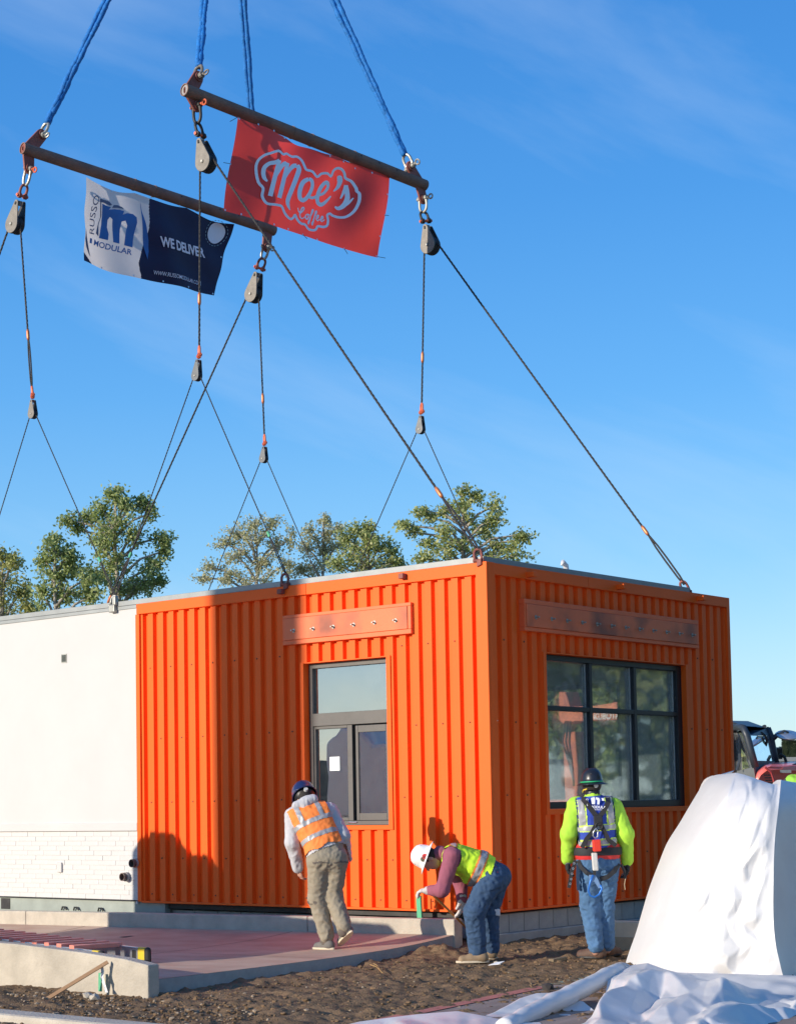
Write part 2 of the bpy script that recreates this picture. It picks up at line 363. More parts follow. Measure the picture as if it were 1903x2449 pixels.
b = MB(); b.lathe([(.0, .003), (.10, .003)], (-4.65, -1.0, zslab(-4.65, -1.0)), sx=1.6, sy=.5, n=20); b.build('stain', M('mortar_stain', (.13, .11, .10), .9, var=.3), pad)

def cprism(path, y0, y1, name, mat, parent=None, bevel=.012):    # kerb along x: path [(x, zbot, ztop)]
    b = MB(); vs = []
    for (x, zb, zt) in path: vs += [(x, y0, zb), (x, y1, zb), (x, y1, zt), (x, y0, zt)]
    fs = [(0, 1, 2, 3)]
    n = len(path)
    for i in range(n - 1):
        o = i * 4
        for k in range(4): fs.append((o + k, o + 4 + k, o + 4 + (k + 1) % 4, o + (k + 1) % 4))
    fs.append(tuple((n - 1) * 4 + k for k in (3, 2, 1, 0)))
    b.add(vs, fs); return b.build(name, mat, parent, bevel=bevel)
def kz(x): return .436 + .0113 * (x + .28)
kr = thing('concrete_kerb', 'long pale concrete kerb running along the base of the building', 'kerb', (-6, -.26, .2))
for (xa, xb) in [(-12.4, -7.422), (-7.414, -2.402), (-2.394, -.275)]:
    cprism([(xa, -.05, kz(xa)), (xb, -.05, kz(xb))], -.33, -.185, 'kerb_section', CONC, kr)

low = thing('concrete_wall', 'low weathered concrete wall with a square end in front of the pad', 'wall', (-2, -4.78, 0))
cprism([(-6.0, -.2, .47), (-2.0, -.2, .430), (-1.05, -.2, .386), (-.5, -.2, .350), (-.19, -.2, .309)], -4.80, -4.665, 'wall_body', CONC, low)
nk = thing('concrete_kerb', 'pale concrete kerb in the nearest left corner', 'kerb', (0, -6.5, -.1))
cprism([(-3, -.3, .085), (3.2, -.3, .085)], -6.62, -6.36, 'kerb_section', CONC, nk, bevel=.03)
rk = thing('concrete_kerb', 'short pale concrete kerb behind the worker in the lime shirt', 'kerb', (2, .4, .1))
cprism([(1.1, -.05, .415), (3.6, -.05, .415)], .37, .52, 'kerb_section', M('pale_concrete', (.55, .47, .35), .9, 0, .1, 4, bump=.2, bs=50), rk)
cprism([(1.1, -.05, .255), (3.6, -.05, .255)], .355, .369, 'damp_course', M('damp_concrete', (.36, .285, .19), .9, 0, .15, 6), rk, bevel=0)

# asphalt strip with a red painted edge, right foreground
ASPH = M('dusty_asphalt', (.27, .20, .165), .9, 0, .25, 2.2, bump=.3, bs=60, stretch=(3, .6, 1), detail=8)
b = MB(); ys = np.linspace(-9, 1.5, 50)
b.grid([[(2.42 + .035 * y * -1 * .0 + (-.085) * (y + 1.5) + k, y, .075 + .011 * (y + 3) + dz) for y in ys] for k, dz in ((0, 0), (7.0, .012))])
road = structure(b.build('road', ASPH))
b = MB(); b.grid([[(2.42 - .085 * (y + 1.5) + k, y, .081 + .011 * (y + 3)) for y in ys if y < -2.6] for k in (-.005, .13)])
b.build('painted_edge', M('red_edge_paint', (.50, .17, .13), .75, 0, .15, 6), road)
b = MB(); b.grid([[(2.42 - .085 * (y + 1.5) + k, y, .081 + .011 * (y + 3)) for y in ys if y > -2.7] for k in (-.005, .10)])
b.build('green_edge', M('faded_green_edge', (.25, .27, .18), .8, 0, .2, 5), road)
p = onZ(1310, 2364, .09); b = MB(); pebble(b, p[0], p[1], .095, .07); tag(b.build('mud_clod', M('dark_mud', (.04, .033, .03), .9)), 'dark flat clod of mud on the asphalt strip', 'mud')

# ---------------------------------------------------------------- foundation
fd = thing('foundation', 'grey block foundation under the orange end of the building', 'foundation', (-3, 2, 0))
b = MB(); b.box(-12, -.14, .16, .36, -.1, .40); b.build('stem_wall', CONC_D, fd)
b = MB(); b.box(-.22, .05, -.05, 5.25, -.1, .262); b.build('footing', CONC_D, fd, bevel=.01)
b = MB(); b.box(-.20, -.035, .0, 5.2, .262, .468); b.build('mortar_core', M('mortar', (.17, .17, .165), .95), fd)
bb = MB(); bb.box(-.0175, .0175, 0, .272, 0, .196); bme = bb.mesh('foundation_block'); bme.materials.append(CONC_D)
for i in range(18):
    o = bpy.data.objects.new('block', bme); COL.objects.link(o); o.location = (-.028, .02 + i * .281, .266); adopt(o, fd)
for i in range(12):
    b = MB(); x = -.30 - i * .40; b.box(x - .39, x, .12, .157, .20, .398); b.build('block', CONC_D, fd)

# ---------------------------------------------------------------- building
ZT, ZB, XL, YR, WM = 4.28, .50, -5.55, 5.23, 4.29
bld = thing('modular_building', 'orange corrugated and white modular building being set down on its foundation', 'building', (-4, 2, .5))
PITCHR, H_R, WS = .188, .05, .013
def prof(phase, s0, s1):
    pts = []; k0 = int(math.floor((s0 - phase) / PITCHR)) - 1; k1 = int(math.ceil((s1 - phase) / PITCHR)) + 1
    raw = []
    for k in range(k0, k1 + 1):
        a = phase + k * PITCHR
        raw += [(a, 0), (a + WS, H_R), (a + WS + .072, H_R), (a + 2 * WS + .072, 0)]
    def dep(s):
        for (p, q) in zip(raw, raw[1:]):
            if p[0] <= s <= q[0]: return p[1] + (q[1] - p[1]) * (s - p[0]) / (q[0] - p[0] + 1e-9)
        return 0
    pts = [(s0, dep(s0))] + [r for r in raw if s0 + 1e-4 < r[0] < s1 - 1e-4] + [(s1, dep(s1))]
    return pts
def panel(face, s0, s1, z0, z1):
    ph = -5.466 if face == 'F' else .2075 - .04
    b = MB(); pr = prof(ph, s0, s1)
    mp3 = (lambda s, d, z: (s, d, z)) if face == 'F' else (lambda s, d, z: (-d, s, z))
    b.grid([[mp3(s, d, z) for (s, d) in pr] for z in (z0, z1)])
    o = b.build('cladding_panel', ORANGE, bld)
    return o
def regions(face, a0, a1, z0, z1, holes, cuts):
    zs = sorted({z0, z1} | {h[2] for h in holes} | {h[3] for h in holes})
    for c0, c1 in zip(cuts, cuts[1:]):
        run = None
        for za, zb in zip(zs, zs[1:]):
            zm = (za + zb) / 2; sm = (c0 + c1) / 2
            solid = not any(h[0] < sm < h[1] and h[2] < zm < h[3] for h in holes)
            if solid and run is None: run = za
            if not solid and run is not None: panel(face, c0, c1, run, za); run = None
        if run is not None: panel(face, c0, c1, run, z1)
FW = (-2.69, -1.42, 1.44, 3.34); RW = (1.08, 4.12, 1.585, 3.345)
regions('F', XL, 0, ZB + .012, 4.15, [FW], [XL + .03, -4.57, -3.64, -2.69, -2.07, -1.42, -.75, -.05])
regions('R', 0, YR, ZB + .012, 4.15, [RW], [.05, .60, 1.08, 2.08, 3.10, 4.12, 4.70, YR - .04])
# structural core behind the cladding
b = MB()
def wall_rects(lo, hi, z0, z1, h): return [(lo, h[0], z0, z1), (h[1], hi, z0, z1), (h[0], h[1], z0, h[2]), (h[0], h[1], h[3], z1)]
for (a, c, z0, z1) in wall_rects(XL, -.06, ZB + .02, ZT - .02, FW): b.box(a, c, .06, .20, z0, z1)
for (a, c, z0, z1) in wall_rects(.201, YR - .01, ZB + .02, ZT - .02, RW): b.box(-.20, -.06, a, c, z0, z1)
b.build('wall_core', M('sheathing', (.30, .28, .25), .9), bld)
BWN = (-3.9, -1.0, 1.3, 3.2)
b = MB()
for (a, c, z0, z1) in wall_rects(-12, -.2, ZB + .02, ZT - .02, BWN): b.box(a, c, WM - .12, WM, z0, z1)
b.box(-12.1, -12, .0, WM, ZB, ZT - .02)
b.box(-5.6, -5.5, .201, WM - .121, ZB + .1, ZT - .1)
b.build('inner_wall', INTW, bld)
b = MB(); b.box(-12, -.201, .201, WM - .121, ZB + .02, ZB + .12); b.build('interior_floor', M('floor_grey', (.25, .25, .24), .6), bld)
b = MB(); b.box(-12, -.201, .201, WM - .121, 4.05, 4.15); b.build('ceiling', INTW, bld)
b = MB(); b.box(-12, -.06, .06, WM, 4.20, 4.262); b.build('roof_deck', GREYMET, bld)
b = MB(); b.box(-.62, -.205, 3.92, 4.16, ZB + .13, 4.04); b.build('interior_column', INTW, bld)
b = MB(); b.box(-1.2, -1.05, .9, 3.0, ZB + .13, 1.45); b.box(-5.2, -1.3, 3.4, 4.1, ZB + .13, 1.42); b.build('counter', M('counter_grey', (.13, .13, .13), .4), bld)
# trims
def trimbox(n, x0, x1, y0, y1, z0, z1, mat=ORANGE, bev=.004): 
    t = MB(); t.box(x0, x1, y0, y1, z0, z1); return t.build(n, mat, bld, bevel=bev)
trimbox('fascia', XL, -2.62, -.032, .05, 4.15, ZT); trimbox('fascia', -2.615, -.001, -.032, .05, 4.15, ZT)
trimbox('fascia', -.05, .032, .052, 1.95, 4.15, ZT - .001); trimbox('fascia', -.05, .032, 1.955, YR - .052, 4.15, ZT - .001)
t = MB(); t.box(-.115, .036, -.036, -.004, ZB, ZT + .004); t.box(.004, .036, -.004, .115, ZB, ZT + .004); t.build('corner_trim', ORANGE, bld, bevel=.006)
trimbox('edge_trim', XL - .025, XL + .045, -.028, .05, ZB, 4.149); trimbox('edge_trim', -.05, .03, YR - .05, YR + .02, ZB, ZT)
trimbox('base_trim', XL + .046, -.117, -.030, .05, ZB - .012, ZB + .012); trimbox('base_trim', -.05, .030, .117, YR - .052, ZB - .012, ZB + .012)
trimbox('end_return', -1.3, -.052, YR - .03, YR + .018, ZB, ZT)
# roof flashing
trimbox('roof_flashing', -12.1, -.02, -.012, .04, ZT + .003, 4.348, GREYMET); trimbox('roof_flashing', -12.1, XL - .027, -.010, .03, 4.235, ZT + .001, GREYMET)
trimbox('roof_flashing', -.06, -.018, .042, WM + .04, ZT + .003, 4.346, GREYMET); trimbox('roof_flashing', -12.1, -.06, WM, WM + .04, ZT, 4.345, GREYMET)
# white stucco end
b = MB(); b.box(-12.1, XL - .027, 0, .1, 1.39, 4.234); wl_ = b.build('stucco_wall', WHITE, bld)
trimbox('ledge', -12.1, XL - .028, -.028, .05, 1.392, 1.497, WHITE, .008)
b = MB(); b.box(-12.1, XL - .027, .001, .1, .515, 1.389); b.build('grout_bed', GROUT, bld)
RH, BL = .0622, .335
bb = MB(); bb.box(0, BL - .005, -.005, .02, 0, RH - .0045); brick_me = bb.mesh('brick'); brick_me.materials.append(BRICKW)
bb = MB(); bb.box(0, BL / 2 - .007, -.006, .02, 0, RH - .006); half_me = bb.mesh('half_brick'); half_me.materials.append(BRICKW)
rng = random.Random(3)
for r_ in range(14):
    off = [0, .5, .25, .75][r_ % 4] * BL; x = XL - .04 + off - BL * 2; k = 0
    while x > -8.75:
        o = bpy.data.objects.new('brick', brick_me); COL.objects.link(o); o.location = (x, rng.uniform(-.0015, .0025), .519 + r_ * RH); adopt(o, bld); x -= BL
    xe = XL - .04 - BL * 2 + off + BL
    while xe < XL - .04 - .02:
        w = min(BL, XL - .035 - xe)
        t = MB(); t.box(xe, xe + w - .007, -.005 + rng.uniform(-.0015, .0025), .02, .519 + r_ * RH, .519 + (r_ + 1) * RH - .0045); t.build('brick', BRICKW, bld); xe += BL
b = MB(); b.box(-12.1, -8.76, -.004, .011, .519, 1.386); b.build('brick_field', BRICKW, bld)
b = MB(); b.box(-12.1, -5.12, .015, .115, .20, .512); sk = b.build('steel_skirt', SKIRT, bld, bevel=.01)
b = MB(); b.box(-12.1, XL - .03, -.02, .014, .505, .517); b.build('skirt_shade_strip', BLACKP, sk)  # solid black strip standing in for the shade line under the wall
b = MB(); b.box(-5.1, -.2, .06, .159, .42, .487); b.build('floor_beam', DARKST, bld)
b = MB(); b.box(-8.36, -8.17, .008, .016, .345, .49); b.build('drain_slot', DARKST, sk)
for x in (-7.02, -6.78, -6.3):
    b = MB(); b.tube([(x - .05, -.01, .36), (x - .03, -.015, .40), (x + .02, -.012, .40), (x + .05, -.01, .365)], .012, 6); b.build('lifting_eye', DARKST, sk)
b = MB(); b.box(-7.146, -7.052, -.03, .0, .853, .984); cv = b.build('cover_plate', WHITE, bld, bevel=.008)
b = MB(); b.box(-7.052, -6.945, -.008, .004, 3.624, 3.740); eb = b.build('junction_box', GALV, bld)
b = MB(); b.box(-7.04, -6.957, -.012, -.0085, 3.636, 3.728); b.build('box_recess', M('box_dark', (.05, .06, .05), .6, var=.6, vs=60), eb)
b = MB(); b.box(XL - .07, XL - .035, -.02, .0, .47, .62); b.build('corner_tab', WHITE, bld)
PVC = M('brown_pipe', (.16, .11, .09), .5, 0, .2, 12)
for (x, z) in [(-5.609, .985), (-5.789, .811)]:
    b = MB(); b.lathe([(.052, 0), (.052, .10), (.043, .10), (.043, .02), (0, .02)], (x, .0, z), (0, -1, 0), 20); pp = b.build('drain_pipe', PVC, bld, smooth=False, fix=True)
    b = MB(); b.lathe([(.060, .012), (.060, .05), (.0525, .05)], (x, .0, z), (0, -1, 0), 20); b.build('pipe_collar', M('pipe_collar', (.45, .42, .4), .5), pp)
# screws on the ribs
b = MB()
for k in range(0, 30):
    s = -5.466 + k * PITCHR + 2 * WS + .072 + .035
    for j, z in enumerate((3.45, 2.55, 1.75, 1.05, .60)):
        if k % 2 == j % 2 and not (FW[0] - .1 < s < FW[1] + .1 and z > 1.3): b.lathe([(.009, 0), (.009, .008), (0, .011)], (s, 0, z), (0, -1, 0), 6)
for k in range(0, 26):
    s = .2075 - .04 + k * PITCHR + 2 * WS + .072 + .035
    for j, z in enumerate((3.45, 2.55, 1.75, 1.05, .60)):
        if k % 2 == j % 2 and not (RW[0] - .1 < s < RW[1] + .1 and z > 1.4) and s < 5.1: b.lathe([(.009, 0), (.009, .008), (0, .011)], (0, s, z), (1, 0, 0), 6)
sc_ = b.build('screws', M('screw', (.16, .05, .03), .5, .3), bld); sc_['kind'] = 'stuff'

# sign backings with threaded bolts
def sign(face, s0, s1, z0, z1, i0, i1, j0, j1, bolts, zb):
    mp3 = (lambda s, d, z: (s, -d, z)) if face == 'F' else (lambda s, d, z: (d, s, z))
    def bx(mb, a0, a1, d0, d1, z0, z1):
        p, q = mp3(a0, d0, z0), mp3(a1, d1, z1); mb.box(min(p[0], q[0]), max(p[0], q[0]), min(p[1], q[1]), max(p[1], q[1]), z0, z1)
    b = MB(); bx(b, s0, s1, -.03, .048, j1, z1); bx(b, s0, s1, -.03, .048, z0, j0); bx(b, s0, i0, -.03, .0485, j0 + .001, j1 - .001); bx(b, i1, s1, -.03, .0485, j0 + .001, j1 - .001)
    sp = b.build('sign_backing', ORANGE_S, bld, bevel=.004)
    b = MB(); bx(b, i0 + .002, i1 - .002, -.03, .058, j0 + .002, j1 - .002); b.build('sign_face', SMUDGE, sp, bevel=.004)
    n = len(bolts); ax = (0, -1, 0) if face == 'F' else (1, 0, 0)
    for s in bolts:
        b = MB(); b.lathe([(0, 0), (.024, 0), (.024, .006), (.010, .006), (.010, .05), (0, .05)], mp3(s, .058, zb), ax, 10); b.build('bolt', GALV, sp, fix=True)
sign('F', -2.98, -1.022, 3.575, 3.925, -2.94, -1.066, 3.627, 3.888, np.linspace(-2.793, -1.231, 6), 3.735)
sign('R', .635, 4.41, 3.57, 3.926, .665, 4.36, 3.615, 3.872, np.linspace(.834, 4.229, 12), 3.729)
# lugs on the fascia
for (x, y, z, ax) in [(-2.986, -.03, 4.215, 'F'), (-1.118, -.03, 4.225, 'F'), (.03, .739, 4.2, 'R'), (.03, 2.589, 4.21, 'R'), (.03, 4.448, 4.21, 'R')]:
    b = MB()
    if ax == 'F': b.box(x - .035, x + .035, y - .07, y, z - .03, z + .03); b.cyl((x - .036, y - .045, z), (x + .037, y - .045, z), .017, 8)
    else: b.box(x, x + .10, y - .035, y + .035, z - .03, z + .03)
    b.build('lifting_lug', RUSTRED if ax == 'F' else ORANGE, bld, bevel=.006)

# windows
def win_frame(n, parts, mat, parent): 
    b = MB()
    for p in parts: b.box(*p)
    return b.build(n, mat, parent, bevel=.004)
def front_window():
    x0, x1, z0, z1 = FW
    t = MB(); t.box(x0 - .05, x0, -.018, .06, z0 - .05, z1 + .012); t.box(x1, x1 + .06, -.018, .06, z0 - .05, z1 + .012); t.box(x0, x1, -.018, .06, z0 - .05, z0); t.box(x0, x1, -.010, .06, z1, z1 + .012)
    t.box(x0 - .002, x0 + .004, .06, .2, z0, z1); t.box(x1 - .004, x1 + .002, .06, .2, z0, z1); t.box(x0, x1, .06, .2, z1 - .004, z1 + .002)
    tr = t.build('window_trim', ORANGE, bld)
    x0 += .006; x1 -= .006; z0 += .002; z1 -= .006
    f = win_frame('window', [(x0, x0 + .055, .07, .17, z0, z1), (x1 - .055, x1, .07, .17, z0, z1), (x0 + .055, x1 - .055, .07, .17, z1 - .055, z1), (x0 + .055, x1 - .055, .065, .17, z0, z0 + .05), (x0 + .055, x1 - .055, .068, .17, 2.60, 2.75)], FRAME_B, bld)
    def pane(a, b_, c, d, y, mat=WINGLASS):
        g = MB(); g.box(a, b_, y, y + .008, c, d); return g.build('pane', mat, f)
    pane(x0 + .056, x1 - .056, 2.751, z1 - .056, .11)
    # lower left fixed light
    win_frame('sash', [(x0 + .056, x0 + .08, .085, .15, z0 + .051, 2.599), (-2.11, -2.035, .085, .15, z0 + .051, 2.599), (x0 + .081, -2.111, .085, .15, z0 + .051, z0 + .09), (x0 + .081, -2.111, .085, .15, 2.565, 2.599)], FRAME_B, f)
    pane(x0 + .081, -2.111, z0 + .091, 2.564, .115)
    # sliding sash on the right
    win_frame('sliding_sash', [(-1.975, -1.935, .075, .112, z0 + .053, 2.585), (-1.52, x1 - .057, .075, .112, z0 + .053, 2.585), (-1.934, -1.521, .075, .112, z0 + .053, 1.578), (-1.934, -1.521, .075, .112, 2.505, 2.585)], FRAME_B, f)
    pane(-1.934, -1.521, 1.579, 2.504, .09)
    g = MB(); g.box(-2.407, -2.253, .108, .111, 2.074, 2.237); g.build('paper_notice', M('paper', (.78, .80, .76), .8, var=.02), f)
    b = MB(); b.tube([(-2.1, .06, z0 + .03), (-2.06, .045, z0 + .034), (-2.0, .05, z0 + .03), (-1.96, .06, z0 + .032)], .008, 6); b.build('latch', ALU, f)
front_window()
def right_window():
    y0, y1, z0, z1 = RW
    t = MB(); t.box(-.06, .018, y0 - .06, y0, z0 - .06, z1 + .012); t.box(-.06, .018, y1, y1 + .06, z0 - .06, z1 + .012); t.box(-.06, .018, y0, y1, z0 - .06, z0); t.box(-.06, .010, y0, y1, z1, z1 + .012)
    t.box(-.2, -.06, y0 - .002, y0 + .004, z0, z1); t.box(-.2, -.06, y1 - .004, y1 + .002, z0, z1); t.box(-.2, -.06, y0, y1, z1 - .004, z1 + .002)
    t.build('window_trim', ORANGE, bld)
    y0 += .006; y1 -= .006; z0 += .002; z1 -= .006
    xs0, xs1 = -.16, -.05
    f = win_frame('window', [(xs0, xs1, y0, y0 + .07, z0, z1), (xs0, xs1, y1 - .11, y1, z0, z1), (xs0, xs1, y0 + .07, y1 - .11, z1 - .065, z1), (xs0, xs1, y0 + .07, y1 - .11, z0, z0 + .08)], FRAME_D, bld)
    mu = [2.075, 3.04]; w = .03
    win_frame('mullion', [(xs0 + .004, xs1 - .004, m_ - w, m_ + w, z0 + .081, z1 - .066) for m_ in mu[:1]], FRAME_D, f); win_frame('mullion', [(xs0 + .004, xs1 - .004, m_ - w, m_ + w, z0 + .081, z1 - .066) for m_ in mu[1:]], FRAME_D, f)
    cols = [(y0 + .071, mu[0] - w - .001), (mu[0] + w + .001, mu[1] - w - .001), (mu[1] + w + .001, y1 - .111)]
    for (a, c) in cols:
        win_frame('glazing_bar', [(xs0 + .006, xs1 - .006, a, c, 2.705, 2.76)], FRAME_D, f)
        for (p, q) in ((z0 + .081, 2.704), (2.761, z1 - .066)):
            g = MB(); g.box(-.125, -.115, a, c, p, q); g.build('pane', DUSTGLASS, f)
            g = MB(); g.box(-.112, -.102, c - .012, c, p, q); g.build('glazing_spacer', ALU, f)
right_window()
bw = win_frame('window', [(BWN[0], BWN[0] + .06, WM - .1, WM - .02, BWN[2], BWN[3]), (BWN[1] - .06, BWN[1], WM - .1, WM - .02, BWN[2], BWN[3]), (BWN[0], BWN[1], WM - .1, WM - .02, BWN[3] - .06, BWN[3]), (BWN[0], BWN[1], WM - .1, WM - .02, BWN[2], BWN[2] + .06)], FRAME_D, bld)
g = MB(); g.box(BWN[0] + .06, BWN[1] - .06, WM - .06, WM - .052, BWN[2] + .06, BWN[3] - .06); g.build('pane', CLEARGLASS, bw)

# roof bits
b = MB(); b.lathe([(0, .35), (.055, .35), (.065, .30), (.065, 0)], (-2.03, 2.0, 4.263), n=14); tag(b.build('vent_cap', M('white_vent', (.75, .75, .74), .6, var=.05), smooth=False, fix=True), 'small white vent cap on the roof behind the front corner', 'vent')
b = MB(); b.tube([(-.5, 2.30, 4.263), (-.5, 2.30, 4.40), (-.5, 2.27, 4.49), (-.5, 2.21, 4.53), (-.5, 2.18, 4.49)], [.018, .03, .035, .03, .012], 8)
tag(b.build('plastic_scrap', TARP, smooth=True), 'scrap of white plastic standing up at the roof edge', 'plastic scrap')

# ---------------------------------------------------------------- lifting gear
APEX = V(-6.0, 2.21, 16.68)
def bow_path(pin, tip, pd, w, n=14):
    pin, tip, pd = map(np.asarray, (pin, tip, pd)); ax = tip - pin; L = np.linalg.norm(ax); ax = ax / L; pd = nrm(pd - ax * np.dot(pd, ax))
    pts = []
    for i in range(n + 1):
        a = math.pi * i / n; c = math.cos(a); s_ = math.sin(a)
        lat = c * w * .5 * (1 + .45 * math.sin(a) ** .8); h = L * (s_ ** .65) if s_ > 0 else 0
        pts.append(pin + pd * lat + ax * h)
    return pts
def shackle(pin, tip, pd, w, r, mat, label, pinmat=None, group='rigging shackles', eye=True):
    pin = np.asarray(pin, float); ax = nrm(np.asarray(tip) - pin); pd = nrm(np.asarray(pd) - ax * np.dot(pd, ax))
    t = thing('shackle', label, 'shackle', pin, group)
    b = MB(); pth = bow_path(pin, np.asarray(tip) - ax * r, pd, w); b.tube(pth, [r * 1.5] + [r] * (len(pth) - 2) + [r * 1.5], 10)
    for s_ in (-1, 1): b.cyl(pin + pd * s_ * (w / 2 - r * 1.1), pin + pd * s_ * (w / 2 + r * 1.1), r * 2.0, 12)
    b.build('bow', mat, t, smooth=False)
    b = MB(); b.cyl(pin - pd * (w / 2 + r * 2.4), pin + pd * (w / 2 + r * 2.4), r * 1.05, 10)
    if eye: 
        c = pin + pd * (w / 2 + r * 4.2); b.tube([c + r * 1.7 * (math.cos(a) * pd + math.sin(a) * ax) for a in np.linspace(0, 2 * math.pi, 10, endpoint=False)], r * .6, 6, closed=True)
    b.build('pin', pinmat or mat, t); return t
def teardrop(c, top, r, rt, nrm_dir, th):
    c, top = np.asarray(c, float), np.asarray(top, float); up = nrm(top - c); side = nrm(np.cross(up, nrm_dir)); L = np.linalg.norm(top - c)
    pts = []
    a0 = math.asin(min(.9, (r - rt) / L))
    for a in np.linspace(math.pi - a0, 2 * math.pi + a0, 22): pts.append(c + r * (math.cos(a) * side + math.sin(a) * up))
    for a in np.linspace(a0, math.pi - a0, 9): pts.append(top + rt * (math.cos(a) * side + math.sin(a) * up))
    return pts
def block(c, sw, r, label, mat, small=False, group=None):
    """snatch block: cheeks in the x-z plane, swivel at the top"""
    n = V(0, 1, 0); c, sw = np.asarray(c, float), np.asarray(sw, float); up = nrm(sw - c); t = thing('snatch_block', label, 'pulley', c, group)
    hw = r * .42; top = c + up * (np.linalg.norm(sw - c) - r * .25)
    for s_ in (-1, 1):
        b = MB(); lp = teardrop(c, top, r, r * .30, n, 0); b.prism([p + n * s_ * hw for p in lp], n * s_ * r * .14)
        b.build('cheek_plate', mat if s_ < 0 else DARKST, t, fix=True, bevel=r * .03)
    b = MB(); b.lathe([(0, -hw * .95), (r * 1.02, -hw * .95), (r * 1.02, -hw * .5), (r * .86, 0), (r * 1.02, hw * .5), (r * 1.02, hw * .95), (0, hw * .95)], c, n, 28); b.build('sheave', DARKST, t, fix=True)
    b = MB(); b.cyl(c - n * (hw + r * .26), c + n * (hw + r * .26), r * .13, 8); bo = b.build('axle_bolt', GALV, t)
    b = MB(); b.lathe([(r * .22, 0), (r * .22, r * .07), (0, r * .07)], c - n * (hw + r * .14), -n, 6); b.build('nut', BLOCKG, bo, fix=True)
    b = MB(); b.cyl(c + up * (np.linalg.norm(sw - c) - r * .55), sw, r * .27, 12, r * .22); b.build('swivel', RUSTRED if small else BLOCKG, t)
    b = MB(); q = top - n * (hw + r * .16) - up * r * .1; b.obox(q, up * r * .16, n * r * .08, np.cross(up, n) * r * .1); b.build('side_latch', DARKST, t, bevel=.004)
    return t
def rope(name, pts, r, label, mat=WIRE, ferrule=None, eye=None, group='wire ropes', tagcol=None):
    t = thing(name, label, 'wire rope', pts[0], group)
    p, q = np.asarray(pts[0], float), np.asarray(pts[-1], float)
    L = np.linalg.norm(q - p); d = (q - p) / L
    def pt(s): # slight sag
        return p + (q - p) * s + V(0, 0, -1) * .012 * L * .25 * 4 * s * (1 - s) * (abs(d[0]) + .05)
    s1 = 1.0 if eye is None else eye
    b = MB(); n = max(24, int(L * 26 * s1)); ph = 0; core = []
    # lay of the rope: three twisted strands
    base = [pt(s1 * i / n) for i in range(n + 1)]
    u = nrm(np.cross(d, V(0, 1, 0) if abs(d[1]) < .9 else V(1, 0, 0))); w = np.cross(d, u)
    for k in range(3):
        st = []
        for i, c in enumerate(base):
            a = 2 * math.pi * k / 3 + i * L * s1 / n / (r * 14) * 2 * math.pi
            st.append(c + (math.cos(a) * u + math.sin(a) * w) * r * .5)
        b.tube(st, r * .56, 6)
    b.build('rope', mat, t, smooth=True)
    if ferrule is not None:
        a_, b_ = pt(ferrule - .06 / L * 1.2), pt(ferrule + .07 / L * 1.2); b = MB(); b.tube([a_, a_ + (b_ - a_) * .2, a_ + (b_ - a_) * .8, b_], [r * 1.15, r * 1.6, r * 1.6, r * 1.15], 10); b.build('ferrule', COPPER, t, smooth=True)
    if eye is not None:
        e0 = pt(eye); b = MB(); sp = u * r * 1.15
        mid = (e0 + q) / 2
        b.tube([e0, e0 + (q - e0) * .25 + sp, mid + sp * 1.2, e0 + (q - e0) * .85 + sp, q + sp * .3], r * .8, 6); b.tube([e0, e0 + (q - e0) * .25 - sp, mid - sp * 1.2, e0 + (q - e0) * .85 - sp, q - sp * .3], r * .8, 6)
        b.build('eye_loop', mat, t, smooth=True)
    if tagcol is not None:
        b = MB(); b.cyl(pt(eye - .004 * 3), pt(eye + .004 * 3), r * 2.0, 8); b.build('green_tape', GREENP, t)
    return t

W = WM
def pl(px, py, right): return onY(px, py, W if right else 0.0)
GEAR = [   # name of place, beam right end?, end/tip, top pin, bottom pin, shackle tip, second pin, swivel, sheave centre
    ('F', False, (440.2, 213.4), (473, 184), (470, 252), (473, 297), (479, 322), (483, 334), (493, 388)),
    ('R', False, (53.7, 353.4), (99.4, 322), (69, 402), (59, 446), (53, 468), (49, 480), (36, 537)),
    ('F', True, (1012.4, 441.6), (981, 399), (1011, 474), (1012, 510), (1018, 528), (1022, 539), (1029, 587)),
    ('R', True, (651.5, 549.8), (618, 505), (636.7, 590), (628, 622), (621, 641), (618, 652), (606, 704)),
]
SM = {('F', False): ((476.4, 829), (476.4, 850), (475, 860), (470.5, 899)), ('R', False): ((76, 926), (78, 946), (79, 956), (78.5, 990)),
      ('F', True): ((1008.4, 966), (1008, 985), (1007.6, 994), (1005.2, 1027)), ('R', True): ((632, 1041), (633, 1060), (633, 1068), (630.5, 1097))}
WHERE = {('F', False): 'left end of the red-banner bar', ('F', True): 'right end of the red-banner bar', ('R', False): 'left end of the navy-banner bar', ('R', True): 'right end of the navy-banner bar'}
ends = {}
for (nm, rt, tip, tp, bp, s1, p2, sw, sc) in GEAR:
    e = pl(*tip, rt); ends[(nm, rt)] = e
